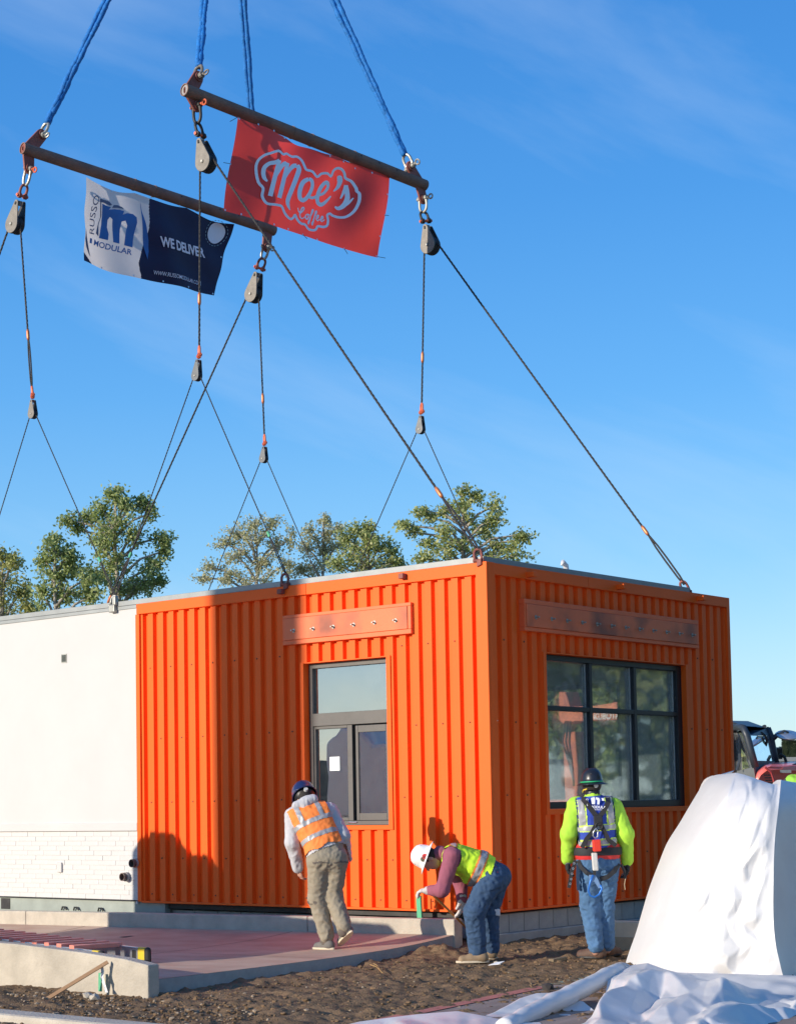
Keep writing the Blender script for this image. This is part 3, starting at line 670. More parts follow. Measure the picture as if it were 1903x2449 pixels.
for nm in 'FR':
    a, c = ends[(nm, False)].copy(), ends[(nm, True)].copy()
    t = thing('spreader_bar', 'rusty steel pipe spreader bar carrying the %s banner' % ('red' if nm == 'F' else 'navy and white'), 'spreader bar', (a + c) / 2, 'spreader bars')
    d = nrm(c - a); q = c + d * .03; 
    b = MB()
    u = nrm(np.cross(d, V(1, 0, 0))); 
    b.lathe([(.068, .03), (.068, 0), (.082, 0), (.082, np.linalg.norm(q - a)), (0, np.linalg.norm(q - a))], a, d, 20); b.build('pipe', RUSTPIPE, t, fix=True)
    b = MB(); b.lathe([(.0, .012), (.066, .012)], a, d, 20); b.build('end_cap', BANW if nm == 'F' else RUSTRED, t)
    for f_ in (.42, .5, .68):
        m_ = a + (c - a) * f_; b = MB(); b.lathe([(.083, -.012), (.088, -.012), (.088, .012), (.083, .012)], m_, d, 18); b.build('weld_band', RUSTPIPE, t)
    for f_ in (.60, .68, .76, .84, .92) if nm == 'R' else (.70, .78, .86):
        m_ = a + (c - a) * f_; o_ = nrm(np.cross(d, u)); o_ = o_ if o_[0] > 0 else -o_
        o_ = nrm(o_ * .9 + V(0, 0, .25)); b = MB(); b.cyl(m_ + o_ * .0815, m_ + o_ * .084, .013, 10); b.build('pin_hole', BLACKP, t)
    # end plates (in the plane of the bar)
    for (nm2, rt, tip, tp, bp, *_r) in GEAR:
        if nm2 != nm: continue
        e = ends[(nm, rt)]; T = onX(*tp, e[0]); B_ = onX(*bp, e[0]); C_ = e + d * (.10 if not rt else -.10)
        b = MB(); pts = []
        def hull(pts2):
            P2 = sorted(set((round(p[0], 5), round(p[1], 5)) for p in pts2))
            def half(ps):
                h = []
                for p in ps:
                    while len(h) >= 2 and (h[-1][0] - h[-2][0]) * (p[1] - h[-2][1]) - (h[-1][1] - h[-2][1]) * (p[0] - h[-2][0]) <= 0: h.pop()
                    h.append(p)
                return h
            lo = half(P2); hi = half(P2[::-1]); return lo[:-1] + hi[:-1]
        for (p, q_) in ((C_, T), (C_, B_)):
            ring = [(p[1] + .10 * math.cos(k), p[2] + .10 * math.sin(k)) for k in np.linspace(0, 2 * math.pi, 14)] + [(q_[1] + .085 * math.cos(k), q_[2] + .085 * math.sin(k)) for k in np.linspace(0, 2 * math.pi, 14)]
            hl = hull(ring); dx = .016 if q_ is T else .0155
            b.prism([(e[0] - dx, y, z) for (y, z) in hl], (2 * dx, 0, 0))
        ep = b.build('end_plate', RUSTRED, t, fix=True, bevel=.006)
        for q_ in (T, B_):
            b = MB(); b.cyl(q_ - V(.034, 0, 0), q_ + V(.034, 0, 0), .062, 18); b.build('boss_ring', RUSTRED, ep, bevel=.005)
OMAT = {('F', False): DARKST, ('R', False): GALV, ('F', True): GALV, ('R', True): GALV}
cable_ends = {}
for (nm, rt, tip, tp, bp, s1, p2, sw, sc) in GEAR:
    e = ends[(nm, rt)]; w_ = WHERE[(nm, rt)]; xb = e[0]
    T = onX(*tp, xb); B_ = onX(*bp, xb); yb = float(B_[1]); S1 = onY(*s1, yb)
    d_up = nrm(APEX - T); TT = T + d_up * .21
    shackle(T, TT, V(1, 0, 0), .12, .021, GALV if (nm, rt) != ('F', False) else BLOCKG, 'upper shackle on a blue sling at the ' + w_)
    shackle(B_, S1, V(1, 0, 0), .115, .020, OMAT[(nm, rt)], 'lower shackle hanging from the ' + w_, REDSH if not rt else None)
    P2 = onY(*p2, yb); SW = onY(*sw, yb); SC = onY(*sc, yb); ya = W if rt else 0.0
    up = nrm(S1 - P2); shackle(P2, S1 + up * .045, V(0, 1, 0) if not rt else V(.5, .85, 0), .10, .019, RUSTRED if nm == 'R' else DARKST, 'rusty shackle above the large pulley at the ' + w_, REDSH, eye=False)
    R0 = .128
    block(SC, SW, R0, 'large grey teardrop pulley hanging at the ' + w_, BLOCKG, group='large pulleys')
    # small block below
    a1, pn, s2, c2 = [onY(*q_, SC[1]) for q_ in SM[(nm, rt)]]
    shackle(pn, a1 + V(0, 0, .02), V(.8, -.6, 0), .085, .0155, REDSH, 'orange-red shackle over the small pulley under the ' + w_, eye=False, group='small red shackles')
    block(c2, s2, .066, 'small grey pulley hanging on a cable under the ' + w_, BLOCKG if nm == 'R' and not rt else M('slate_steel', (.12, .125, .13), .5, .4, .2, 14), True, 'small pulleys')
    sgn = 1 if nm == 'F' else -1                # side of the diagonal rope
    vtop = SC + V(-sgn * R0 * .86, 0, 0); ferr = {('F', False): .735, ('R', False): .68, ('F', True): .70, ('R', True): .74}[(nm, rt)]
    rope('wire_rope', [vtop, a1 + V(0, 0, .0)], .0140, 'vertical wire rope under the ' + w_, ferrule=ferr, eye=ferr if (nm == 'R' and not rt) else None, group='wire ropes of the lift')
    ang = (.064, 4.335)
    anc = V(-.07 if nm == 'F' else -11.5, ya, 4.34)
    dd = nrm(anc - SC); side = V(dd[2], 0, -dd[0]); side = side if side[2] > 0 else -side
    dtop = SC + side * R0 * .86
    L = np.linalg.norm(anc - dtop)
    rope('wire_rope', [dtop, anc + V(0, 0, .05)], .0150, 'long slanting wire rope from the %s' % w_, ferrule=1 - .95 / L, eye=1 - .88 / L, group='wire ropes of the lift')
    # slings off the small block
    for ax_ in ((-5.99, -2.944) if nm == 'F' else (-9.05, -5.99)):
        an = V(ax_ + (.03 if ax_ == -5.99 and nm == 'R' else 0), ya, 4.34); sd_ = 1 if an[0] > c2[0] else -1
        tp_ = c2 + V(sd_ * .058, 0, -.01)
        rope('wire_rope', [tp_, an + V(0, 0, .06)], .0088, 'thin %s wire rope from the small pulley under the %s' % ('right-hand' if sd_ > 0 else 'left-hand', w_), eye=.80, tagcol=1 if not rt else None, group='wire ropes of the lift')
    # blue round sling, two legs
    t = thing('lifting_sling', 'blue wrinkled fabric sling rising from the ' + w_, 'sling', TT, 'blue lifting slings')
    rg = random.Random(3 + 7 * (nm == 'F') + 13 * int(rt))
    for k in (-1, 1):
        b = MB(); path = []; rad = []; n = 190; Ls = np.linalg.norm(APEX - TT); dr = (APEX - TT) / Ls; u = nrm(np.cross(dr, V(0, 1, 0))); w2 = np.cross(dr, u)
        s0_ = rg.uniform(0, 50)
        for i in range(n + 1):
            s_ = i / n; sep = .004 + .05 * min(1, s_ * 3.0)
            wob = .010 * mnoise.noise(Vector((s_ * Ls * 3.5, s0_, k))); wo2 = .012 * mnoise.noise(Vector((s_ * Ls * 3.1, s0_ + 9, k)))
            path.append(TT - dr * .03 + dr * Ls * s_ + u * (k * sep * .55 + wob) + w2 * (wo2 + k * .012))
            rad.append(.034 * (1 + .30 * mnoise.noise(Vector((s_ * Ls * 11, s0_, 3.3))) + .2 * mnoise.noise(Vector((s_ * Ls * 24, s0_, 8.8)))) * (1.15 if s_ < .12 else 1))
        b.tube(path, rad, 9); o_ = b.build('sling_leg', BLUE, t, smooth=True)
# anchor shackles / lugs on the roof edge
for (x, y, lab) in [(-.07, 0, 'red shackle on the near roof corner'), (-2.944, 0, 'rusty shackle on the roof edge above the front window'), (-5.99, 0, 'worn clamp on the roof edge above the white wall'), (-.07, W, 'red shackle on the far roof corner'), (-2.944, W, 'rusty shackle on the back roof edge, third from the far corner'), (-5.99, W, 'worn clamp on the back roof edge')]:
    t = thing('roof_anchor', lab, 'shackle', (x, y, 4.3), 'roof anchor shackles')
    b = MB(); yy = y - .03 if y < 1 else y + .06
    mt = GALV if x < -5 else RUSTRED
    b.tube(bow_path((x, yy, 4.30), (x - (.04 if x > -5 else 0), y, 4.43), V(1, .4, 0), .075, 10), .017, 8); b.build('bow', mt, t, smooth=True)
    b = MB(); b.cyl((x - .06, yy - .02, 4.30), (x + .06, yy + .02, 4.30), .02, 8); b.obox((x + .02, yy, 4.275), (.03, 0, .01), (0, .028, 0), (0, 0, .035)); b.build('pin', mt, t, bevel=.004)
    if x < -5: b = MB(); b.obox((x, yy, 4.26), (.055, 0, 0), (0, .035, 0), (0, 0, .05)); b.obox((x + .04, yy, 4.36), (.03, 0, 0), (0, .03, 0), (0, 0, .06)); b.build('clamp_body', mt, t, bevel=.012)

# hook block and fall above the picture
t = thing('crane_hook', 'crane hook block above the four blue slings', 'hook', APEX)
b = MB(); b.tube([APEX + V(0, 0, .9)] + [APEX + V(.22 * math.sin(a), 0, .22 - .22 * math.cos(a)) for a in np.linspace(math.pi, -math.pi * .6, 16)], .06, 8); b.build('hook', YELLOW, t, smooth=True)
b = MB(); b.obox(APEX + V(0, 0, 1.3), (.35, 0, 0), (0, .14, 0), (0, 0, .45)); b.build('hook_housing', YELLOW, t, bevel=.04)
for k in (-1, 1): b = MB(); b.cyl(APEX + V(.2 * k, 0, 1.7), APEX + V(.2 * k, 0, 14), .012, 6); b.build('fall_line', WIRE, t)

# ---------------------------------------------------------------- banners
class Banner:
    """a hanging sheet in the plane of its bar; drawing units are positions on the sheet"""
    def __init__(s, x, org, sc, wave): s.x = x; s.org = org; s.sc = sc; s.wave = wave
    def pt(s, a, b_, off=0.0):
        p = onX(s.org[0] + a * s.sc, s.org[1] + b_ * s.sc, s.x); p = p.copy(); p[0] += s.wave(p[1], p[2]) + off; return p
def ribbon(bn, pts, w, off, closed=False, sub=5):
    P = [np.array(p, float) for p in pts]; N = len(P); out_ = []
    if N > 2:
        Q = []
        rngi = range(N if closed else N - 1)
        for i in rngi:
            p0 = P[(i - 1) % N] if closed or i > 0 else P[i]; p1 = P[i]; p2 = P[(i + 1) % N]; p3 = P[(i + 2) % N] if closed or i + 2 < N else p2
            for k in range(sub):
                t_ = k / sub; Q.append(.5 * ((2 * p1) + (p2 - p0) * t_ + (2 * p0 - 5 * p1 + 4 * p2 - p3) * t_ ** 2 + (-p0 + 3 * p1 - 3 * p2 + p3) * t_ ** 3))
        if not closed: Q.append(P[-1])
        P = Q; N = len(P)
    ws = [w] * N if np.isscalar(w) else list(np.interp(np.linspace(0, 1, N), np.linspace(0, 1, len(w)), w))
    L_, R2 = [], []
    for i in range(N):
        d = (P[(i + 1) % N] - P[i - 1]) if closed else (P[min(i + 1, N - 1)] - P[max(i - 1, 0)])
        d = d / (np.linalg.norm(d) + 1e-9); n_ = np.array([-d[1], d[0]]); L_.append(bn.pt(*(P[i] + n_ * ws[i] / 2), off)); R2.append(bn.pt(*(P[i] - n_ * ws[i] / 2), off))
    if closed: L_.append(L_[0]); R2.append(R2[0])
    return [L_, R2]
def poly_on(bn, pts, off):
    return [bn.pt(*p, off) for p in pts]
def fill_poly(bn, pts, off, name, mat, parent, n=3):
    me = bpy.data.meshes.new(name); bm = bmesh.new(); vs = [bm.verts.new((p[0], p[1], 0)) for p in pts]
    from mathutils.geometry import tessellate_polygon
    for tri in tessellate_polygon([[Vector((p[0], p[1], 0)) for p in pts]]):
        try: bm.faces.new([vs[k] for k in tri])
        except ValueError: pass
    for _ in range(n): bmesh.ops.subdivide_edges(bm, edges=bm.edges[:], cuts=1, use_grid_fill=True); bmesh.ops.triangulate(bm, faces=bm.faces[:])
    for v in bm.verts: v.co = Vector(bn.pt(v.co.x, v.co.y, off))
    bm.to_mesh(me); bm.free(); me.materials.append(mat); o_ = bpy.data.objects.new(name, me); COL.objects.link(o_); adopt(o_, parent); return o_
def text_on(fn, txt, org, e1, e2, size_w, name, mat, parent, bold=0.0, shear=0.0, space=1.0, sub=1):
    """txt laid from org along e1 (whole width = |e1|), e2 = vector of the cap height"""
    cu = bpy.data.curves.new(name, 'FONT'); cu.body = txt; cu.offset = bold; cu.shear = shear; cu.space_character = space; cu.resolution_u = 3; cu.fill_mode = 'FRONT'
    o_ = bpy.data.objects.new(name, cu); COL.objects.link(o_)
    dg = bpy.context.evaluated_depsgraph_get(); me = bpy.data.meshes.new_from_object(o_.evaluated_get(dg)); bpy.data.objects.remove(o_); bpy.data.curves.remove(cu)
    co = np.zeros(len(me.vertices) * 3); me.vertices.foreach_get('co', co); co = co.reshape(-1, 3); mn, mxx = co.min(0), co.max(0)
    hcap = .69
    bm = bmesh.new(); bm.from_mesh(me)
    for v in bm.verts:
        a = (v.co.x - mn[0]) / (mxx[0] - mn[0]); h = v.co.y / hcap
        q_ = np.asarray(org) + np.asarray(e1) * a + np.asarray(e2) * h; v.co = Vector(fn(*q_))
    bm.to_mesh(me); bm.free(); me.materials.append(mat); o_ = bpy.data.objects.new(name, me); COL.objects.link(o_)
    if parent is not None: adopt(o_, parent)
    return o_
def banner_sheet(bn, TL, TR, BR, BLc, sag, name, mat, parent, n=44, m=26, pick=None, bow=26):
    P = []; mi = {}
    for j in range(m + 1):
        v = j / m; row = []
        for i in range(n + 1):
            u = i / n; tp = np.array(TL) * (1 - u) + np.array(TR) * u; bt = np.array(BLc) * (1 - u) + np.array(BR) * u
            tp = tp + np.array([0, sag(u)]); bt = bt + np.array([0, bow * math.sin(math.pi * u) * (1.25 - .6 * u)]); q_ = tp * (1 - v) + bt * v; row.append(bn.pt(q_[0], q_[1]))
            if pick: mi[(j, i)] = pick(q_[0], q_[1])
        P.append(row)
    b = MB(); b.grid(P)
    if isinstance(mat, list):
        b.m = [mi[(j, i)] for j in range(m) for i in range(n)]
    return b.build(name, mat, parent, smooth=True)

# red banner
fx = float((ends[('F', False)][0] + ends[('F', True)][0]) / 2)
def waveR(y, z): return .045 * math.sin(y * 2.6 + z * 1.1) + .02 * math.sin(y * 4.1 - z * 5.0) + .022 * math.sin(y * 6.0 - z * 2.4) * (.5 + .5 * math.sin(z * 2))
RB = Banner(fx + .085, (530, 270), .2416, waveR)
rb = thing('banner', 'red vinyl banner with white script lettering under the front bar', 'banner', RB.pt(850, 700), 'banners on the spreader bars')
banner_sheet(RB, (148, 45), (1640, 600), (1550, 1428), (52, 955), lambda u: 10 * math.sin(u * math.pi * 6) ** 2 + 18 * math.sin(u * 3.14), 'sheet', RED, rb)
OUT = [(320, 560), (335, 480), (385, 430), (455, 405), (545, 380), (600, 410), (645, 400), (705, 427), (760, 425), (805, 465), (830, 545), (845, 563), (895, 580), (940, 632), (985, 600), (1050, 595), (1095, 622), (1112, 570), (1150, 542), (1200, 552), (1232, 592), (1247, 637), (1300, 672), (1335, 740), (1340, 772), (1358, 802), (1350, 882), (1310, 970), (1250, 1020), (1190, 1025), (1130, 1005), (1105, 985), (1075, 1002), (1080, 1050), (1065, 1105), (1020, 1122), (960, 1117), (935, 1150), (900, 1160), (850, 1150), (815, 1107), (770, 1097), (730, 1060), (705, 1012), (690, 1037), (665, 1055), (630, 1037), (590, 990), (560, 932), (500, 917), (420, 907), (385, 870), (370, 820), (380, 752), (340, 690)]
b = MB(); b.grid(ribbon(RB, OUT, 25, .010, True, 3)); b.build('logo_outline', PRINTW, rb)
STR = [([(418, 685), (392, 650), (383, 600), (395, 545), (440, 508), (500, 497), (552, 478)], [16, 36, 40, 40, 38, 40, 44]),
       ([(552, 470), (520, 560), (480, 690), (442, 832)], 46), ([(478, 690), (530, 590), (590, 515), (632, 500)], [10, 36, 44, 46]),
       ([(648, 492), (610, 600), (570, 720), (532, 850)], 46), ([(575, 700), (640, 590), (705, 525), (745, 520)], [10, 36, 44, 46]),
       ([(752, 512), (762, 560), (715, 665), (655, 790), (622, 870), (625, 920), (648, 968)], [40, 48, 48, 48, 46, 36, 8]),
       ([(850, 655), (790, 690), (752, 775), (752, 845), (790, 868), (845, 820), (885, 735), (880, 670), (850, 655)], [38, 46, 48, 46, 42, 40, 38, 38, 38]),
       ([(835, 800), (860, 835), (905, 838), (955, 808)], [24, 30, 28, 22]),
       ([(955, 815), (1020, 790), (1065, 735), (1060, 690), (1025, 690), (978, 745), (950, 825), (960, 885), (1005, 900), (1060, 865), (1112, 812)], [20, 30, 36, 40, 40, 46, 50, 46, 40, 32, 14]),
       ([(1160, 640), (1182, 640), (1192, 670), (1175, 725), (1135, 765)], [34, 62, 52, 36, 10]),
       ([(1205, 838), (1235, 770), (1252, 706)], [12, 30, 34]), ([(1252, 708), (1262, 775), (1258, 850), (1225, 912), (1180, 935), (1152, 915)], [30, 36, 42, 44, 36, 16]), ([(1225, 915), (1268, 885), (1308, 838)], [34, 24, 10])]
for i, (p, w_) in enumerate(STR):
    b = MB(); b.grid(ribbon(RB, p, w_, .012 + i * .0006)); b.build('lettering', PRINTW, rb)
CF = [[(733, 942), (742, 978), (765, 990), (795, 962), (797, 940), (778, 945), (758, 990), (758, 1030), (782, 1048), (812, 1028)], [(840, 1000), (822, 1015), (820, 1042), (838, 1050), (852, 1030), (845, 1003), (870, 1012)],
      [(862, 1045), (895, 995), (908, 962), (896, 958), (880, 1010), (862, 1070), (850, 1100), (848, 1075), (872, 1045)], [(902, 1058), (935, 1008), (950, 975), (938, 970), (922, 1022), (904, 1080), (892, 1108), (890, 1085), (915, 1055)],
      [(935, 1050), (968, 1030), (972, 1010), (958, 1012), (946, 1042), (958, 1062), (985, 1046)], [(985, 1058), (1018, 1038), (1022, 1018), (1008, 1020), (996, 1050), (1008, 1068), (1042, 1046)]]
for i, p in enumerate(CF):
    b = MB(); b.grid(ribbon(RB, p, [10, 15, 16, 16, 14, 9], .012 + i * .0006, sub=4)); b.build('lettering', PRINTW, rb)
def eyelets(bn, parent, pts):
    for (a, c) in pts:
        b = MB(); p = bn.pt(a, c, .008); b.lathe([(0, 0), (.014, 0)], p, (1, 0, 0), 8); b.build('grommet', ALU, parent)
eyelets(RB, rb, [(158, 60), (330, 122), (482, 185), (618, 245), (1068, 425), (1210, 478), (1325, 545), (1465, 597), (1602, 815), (1588, 1018), (1558, 1220), (1538, 1415), (1225, 1338), (940, 1252), (788, 1208), (640, 1152), (497, 1108), (195, 1000), (62, 950), (100, 497)])
for (a, c, a2, c2) in [(100, 497, 20, 488), (788, 1208, 818, 1252), (1225, 1338, 1252, 1394), (1545, 1420, 1603, 1440), (1588, 1018, 1618, 1025), (150, 40, 60, 90)]:
    b = MB(); b.cyl(RB.pt(a, c, .01), RB.pt(a2, c2, .03), .004, 5); b.build('cable_tie', BLACKP, rb)

# navy and white banner
bx_ = float((ends[('R', False)][0] + ends[('R', True)][0]) / 2)
def waveN(y, z): return .045 * math.sin(y * 3.2 + .5) + .03 * math.sin(y * 7 + z * 3.0) * .6 + .012 * math.sin(z * 11 + y * 2)
NB = Banner(bx_ + .09, (190, 410), .2239, waveN)
nb = thing('banner', 'fabric banner half white half navy with blue lettering under the rear bar', 'banner', NB.pt(850, 700), 'banners on the spreader bars')
sg = lambda u: 45 * abs(math.sin(u * math.pi * 3.0)) * (1 - .45 * u)
wp = [(20, 30), (735, 200), (738, 560), (722, 700), (690, 800), (660, 890), (632, 975), (648, 1060), (665, 1110), (660, 1160), (400, 1090), (150, 1010), (90, 930), (20, 840)]
def inside(x, y, poly):
    c = False
    for (x0, y0), (x1, y1) in zip(poly, poly[1:] + poly[:1]):
        if (y0 > y) != (y1 > y) and x < (x1 - x0) * (y - y0) / (y1 - y0) + x0: c = not c
    return c
banner_sheet(NB, (80, 55), (1655, 560), (1450, 1320), (30, 955), sg, 'sheet', [NAVY, BANW], nb, 320, 170, lambda a, c: 1 if inside(a + 5, c + 5, wp) else 0)
for pts in ([(652, 310), (668, 430), (700, 560), (735, 740), (738, 850), (720, 940), (690, 800), (668, 560)],): fill_poly(NB, pts, .010, 'blue_swoosh', PRBLUE, nb, 3)
fill_poly(NB, [(50, 598), (62, 700), (90, 810), (116, 915), (92, 880), (58, 800), (42, 720)], .010, 'slate_swoosh', PRGREY, nb, 2)
# the m-shaped emblem
fill_poly(NB, [(220, 285), (320, 318), (352, 352), (330, 362), (235, 322), (250, 470), (225, 560), (215, 690), (186, 655), (240, 480)], .010, 'emblem_shade', PRGREY, nb, 2)
fill_poly(NB, [(350, 385), (370, 355), (420, 355), (470, 375), (490, 395), (420, 385)], .011, 'emblem_shade', PRGREY, nb, 2)
fill_poly(NB, [(245, 340), (300, 368), (338, 378), (318, 405), (380, 400), (440, 405), (488, 418), (470, 455), (520, 440), (580, 450), (615, 485), (620, 545), (600, 640), (570, 810), (480, 785), (500, 690), (522, 570), (500, 520), (460, 530), (445, 610), (432, 768), (370, 750), (368, 640), (362, 505), (335, 480), (315, 510), (312, 590), (328, 660), (318, 728), (218, 705), (235, 640), (252, 560), (255, 470)], .012, 'emblem', PRBLUE, nb, 3)
fb = lambda a, c: NB.pt(a, c, .013)
text_on(fb, 'RUSSO', (158, 672), (58, -415), (-62, -10), 0, 'lettering', PRGREY, nb, .0)
text_on(fb, 'MODULAR', (155, 782), (398, 112), (8, -58), 0, 'lettering', PRBLUE, nb, .018)
fill_poly(NB, [(103, 710), (132, 716), (130, 770), (100, 763)], .012, 'print_block', PRBLUE, nb, 1)
text_on(fb, 'WE DELIVER', (842, 800), (500, 118), (-14, -98), 0, 'lettering', PRINTW, nb, .035)
text_on(fb, 'WWW.RUSSOMODULAR.COM', (776, 1100), (535, 112), (2, -42), 0, 'lettering', PRINTW, nb, .006)
cx_, cy_ = 1475, 650
fill_poly(NB, [(cx_ + 93 * math.cos(a) - 10 * math.sin(a), cy_ + 112 * math.sin(a)) for a in np.linspace(0, 2 * math.pi, 28, endpoint=False)], .010, 'white_disc', PRINTW, nb, 2)
for k in range(22):
    a0, a1 = 2 * math.pi * k / 22, 2 * math.pi * (k + .6) / 22
    b = MB(); b.grid(ribbon(NB, [(cx_ + 116 * math.cos(a) - 10 * math.sin(a), cy_ + 136 * math.sin(a)) for a in np.linspace(a0, a1, 3)], 7, .010)); b.build('ring_dash', M('print_pale_blue', (.25, .36, .42), .6), nb)
eyelets(NB, nb, [(365, 200), (745, 285), (1055, 372), (262, 1018), (583, 1108), (876, 1176), (1147, 1236), (1436, 1300), (1537, 905)])

# ---------------------------------------------------------------- trees
BARK = M('pale_bark', (.36, .32, .26), .9, 0, .25, 8)
LEAF_G = leaf_mat('leaf_green', (.19, .26, .08), (.36, .43, .15), (.58, .61, .27))
LEAF_Y = leaf_mat('leaf_olive', (.23, .27, .07), (.43, .44, .14), (.62, .59, .25))
LEAF_M = leaf_mat('leaf_mid', (.22, .28, .085), (.41, .46, .16), (.64, .63, .29))
LEAF_P = leaf_mat('leaf_pale', (.34, .34, .16), (.54, .53, .30), (.70, .67, .44))
def tree(name, label, D, clumps, mat, seed, base_px, leaf=.058, dens=1.0, group='trees behind the building', rel=(0, 0, 0), kind='tree'):
    """clumps: (px, py, rx_px, ry_px) of the crown; depth of each from its own width"""
    rg = np.random.RandomState(seed); sc = D / F_PX
    base = onD(base_px, 1700, D); base[2] = 0
    t = thing(name, label, 'tree', base, group)
    cen = []
    for (px, py, rx, ry) in clumps:
        c = onD(px, py, D + rg.uniform(-.5, .5) * rx * sc); cen.append((c, rx * sc, ry * sc))
    topc = max(cen, key=lambda q: q[0][2] + q[2]); top = topc[0] + V(0, 0, topc[2] * .6)
    b = MB(); n = 12; trunk = []
    for i in range(n + 1):
        f_ = i / n; trunk.append(base + (top - base) * f_ + V(rg.uniform(-.1, .1), rg.uniform(-.1, .1), 0) * (1 if 0 < i < n else 0))
    b.tube(trunk, [.20 * (1 - .93 * i / n) * (np.linalg.norm(top - base) / 11) for i in range(n + 1)], 7)
    vs = []; tw = []
    for (c, rx, rz) in cen:
        zt = max(base[2] + 2, c[2] - rz * 1.5 - .25 * np.linalg.norm((c - base)[:2])); f_ = min(.95, max(.1, (zt - base[2]) / (top[2] - base[2])))
        a = base + (top - base) * f_; mid = (a + c) / 2 + V(0, 0, .12 * np.linalg.norm(c - a))
        b.tube([a, mid, c, c + V(0, 0, rz * .5)], [.05 + .02 * rx, .04 + .012 * rx, .025, .008], 5)
        nt = int(dens * 25 * (rx * rz) ** .75) + 5
        for k in range(nt):
            q = rg.normal(size=3); q /= np.linalg.norm(q); q *= rg.uniform(.1, 1.35) ** .65
            e_ = c + q * V(rx, rx, rz); s0 = c + (e_ - c) * rg.uniform(.0, .35) + V(0, 0, -rz * .15)
            b.tube([s0, (s0 + e_) / 2 + V(0, 0, .1 * rx), e_], [.016, .011, .004], 4, caps=False)
            for j in range(rg.randint(26, 46)):
                f2 = rg.uniform(.35, 1.08); pp = s0 + (e_ - s0) * f2 + rg.normal(size=3) * V(.17, .17, .15) * (.55 + .25 * rx)
                tw.append(pp)
    b.build('trunk', BARK, t, smooth=True)
    N = len(tw); C_ = np.array(tw)
    u = rg.normal(size=(N, 3)); u[:, 2] = u[:, 2] * .8 - .5; u /= np.linalg.norm(u, axis=1)[:, None]
    w = np.cross(u, rg.normal(size=(N, 3))); w /= np.linalg.norm(w, axis=1)[:, None]
    ls = leaf * rg.uniform(.65, 1.35, N)[:, None]
    vs = np.stack([C_ - u * ls, C_ + w * ls * .62, C_ + u * ls * 1.15, C_ - w * ls * .62], 1).reshape(-1, 3)
    me = bpy.data.meshes.new('crown'); me.from_pydata(vs.tolist(), [], np.arange(4 * N).reshape(N, 4).tolist()); me.materials.append(mat)
    o_ = bpy.data.objects.new('crown', me); COL.objects.link(o_); adopt(o_, t)
    return t
K = 1.1214
def cl(*a): return [(x * K, y * K, rx * K, ry * K) for (x, y, rx, ry) in a]
tree('cottonwood_tree', 'olive yellow tree at the left edge of the picture', 64, cl((5, 1185, 32, 35), (35, 1195, 26, 28), (10, 1240, 50, 45), (50, 1260, 22, 40), (-35, 1230, 40, 55), (0, 1300, 60, 45), (62, 1300, 22, 30)), LEAF_Y, 11, 5 * K)
tree('cottonwood_tree', 'tall dense green tree behind the white wall, highest on the left', 62, cl((245, 1050, 26, 26), (268, 1075, 40, 34), (215, 1085, 28, 30), (190, 1105, 22, 22), (240, 1120, 58, 40), (300, 1075, 26, 22), (320, 1095, 20, 22), (150, 1110, 22, 14), (165, 1130, 24, 16), (290, 1140, 36, 30), (215, 1165, 44, 26), (345, 1145, 26, 20), (350, 1175, 20, 26), (325, 1210, 34, 28), (300, 1245, 44, 30), (345, 1240, 18, 22), (245, 1205, 50, 34), (255, 1255, 60, 32), (205, 1225, 24, 30)), LEAF_G, 12, 255 * K, dens=1.1)
tree('cottonwood_tree', 'shorter green tree leaning against the tall left tree', 60, cl((112, 1152, 14, 18), (120, 1180, 34, 26), (95, 1195, 20, 20), (155, 1185, 24, 22), (150, 1215, 48, 32), (110, 1225, 30, 28), (185, 1235, 34, 30), (135, 1265, 56, 34), (200, 1270, 34, 30), (90, 1270, 24, 30)), LEAF_G, 13, 145 * K, dens=1.15)
tree('cottonwood_tree', 'thin pale tree with sparse leaves, left of the middle group', 74, cl((545, 1115, 24, 24), (580, 1120, 26, 26), (505, 1135, 26, 26), (535, 1150, 34, 24), (480, 1160, 24, 20), (590, 1160, 36, 28), (500, 1185, 40, 28), (450, 1210, 26, 18), (560, 1200, 48, 30), (480, 1225, 44, 22), (435, 1232, 20, 12), (620, 1150, 16, 30), (615, 1200, 30, 30), (550, 1235, 60, 18)), LEAF_P, 14, 540 * K, leaf=.054, dens=.72)
tree('cottonwood_tree', 'narrow pale pointed tree in the middle of the group', 76, cl((690, 1105, 13, 22), (688, 1140, 24, 22), (660, 1135, 18, 26), (718, 1125, 14, 24), (655, 1170, 28, 24), (695, 1175, 34, 24), (725, 1160, 20, 24), (670, 1210, 44, 22), (640, 1220, 24, 20)), LEAF_P, 15, 685 * K, leaf=.054, dens=.75)
tree('cottonwood_tree', 'leafy mid green tree right of the pale trees', 68, cl((785, 1122, 15, 20), (765, 1135, 24, 24), (740, 1150, 22, 24), (790, 1155, 30, 24), (755, 1180, 44, 26), (815, 1165, 22, 22), (835, 1175, 18, 18), (720, 1205, 34, 22), (775, 1205, 50, 22), (825, 1205, 34, 22), (848, 1195, 14, 18)), LEAF_M, 16, 775 * K, dens=.95)
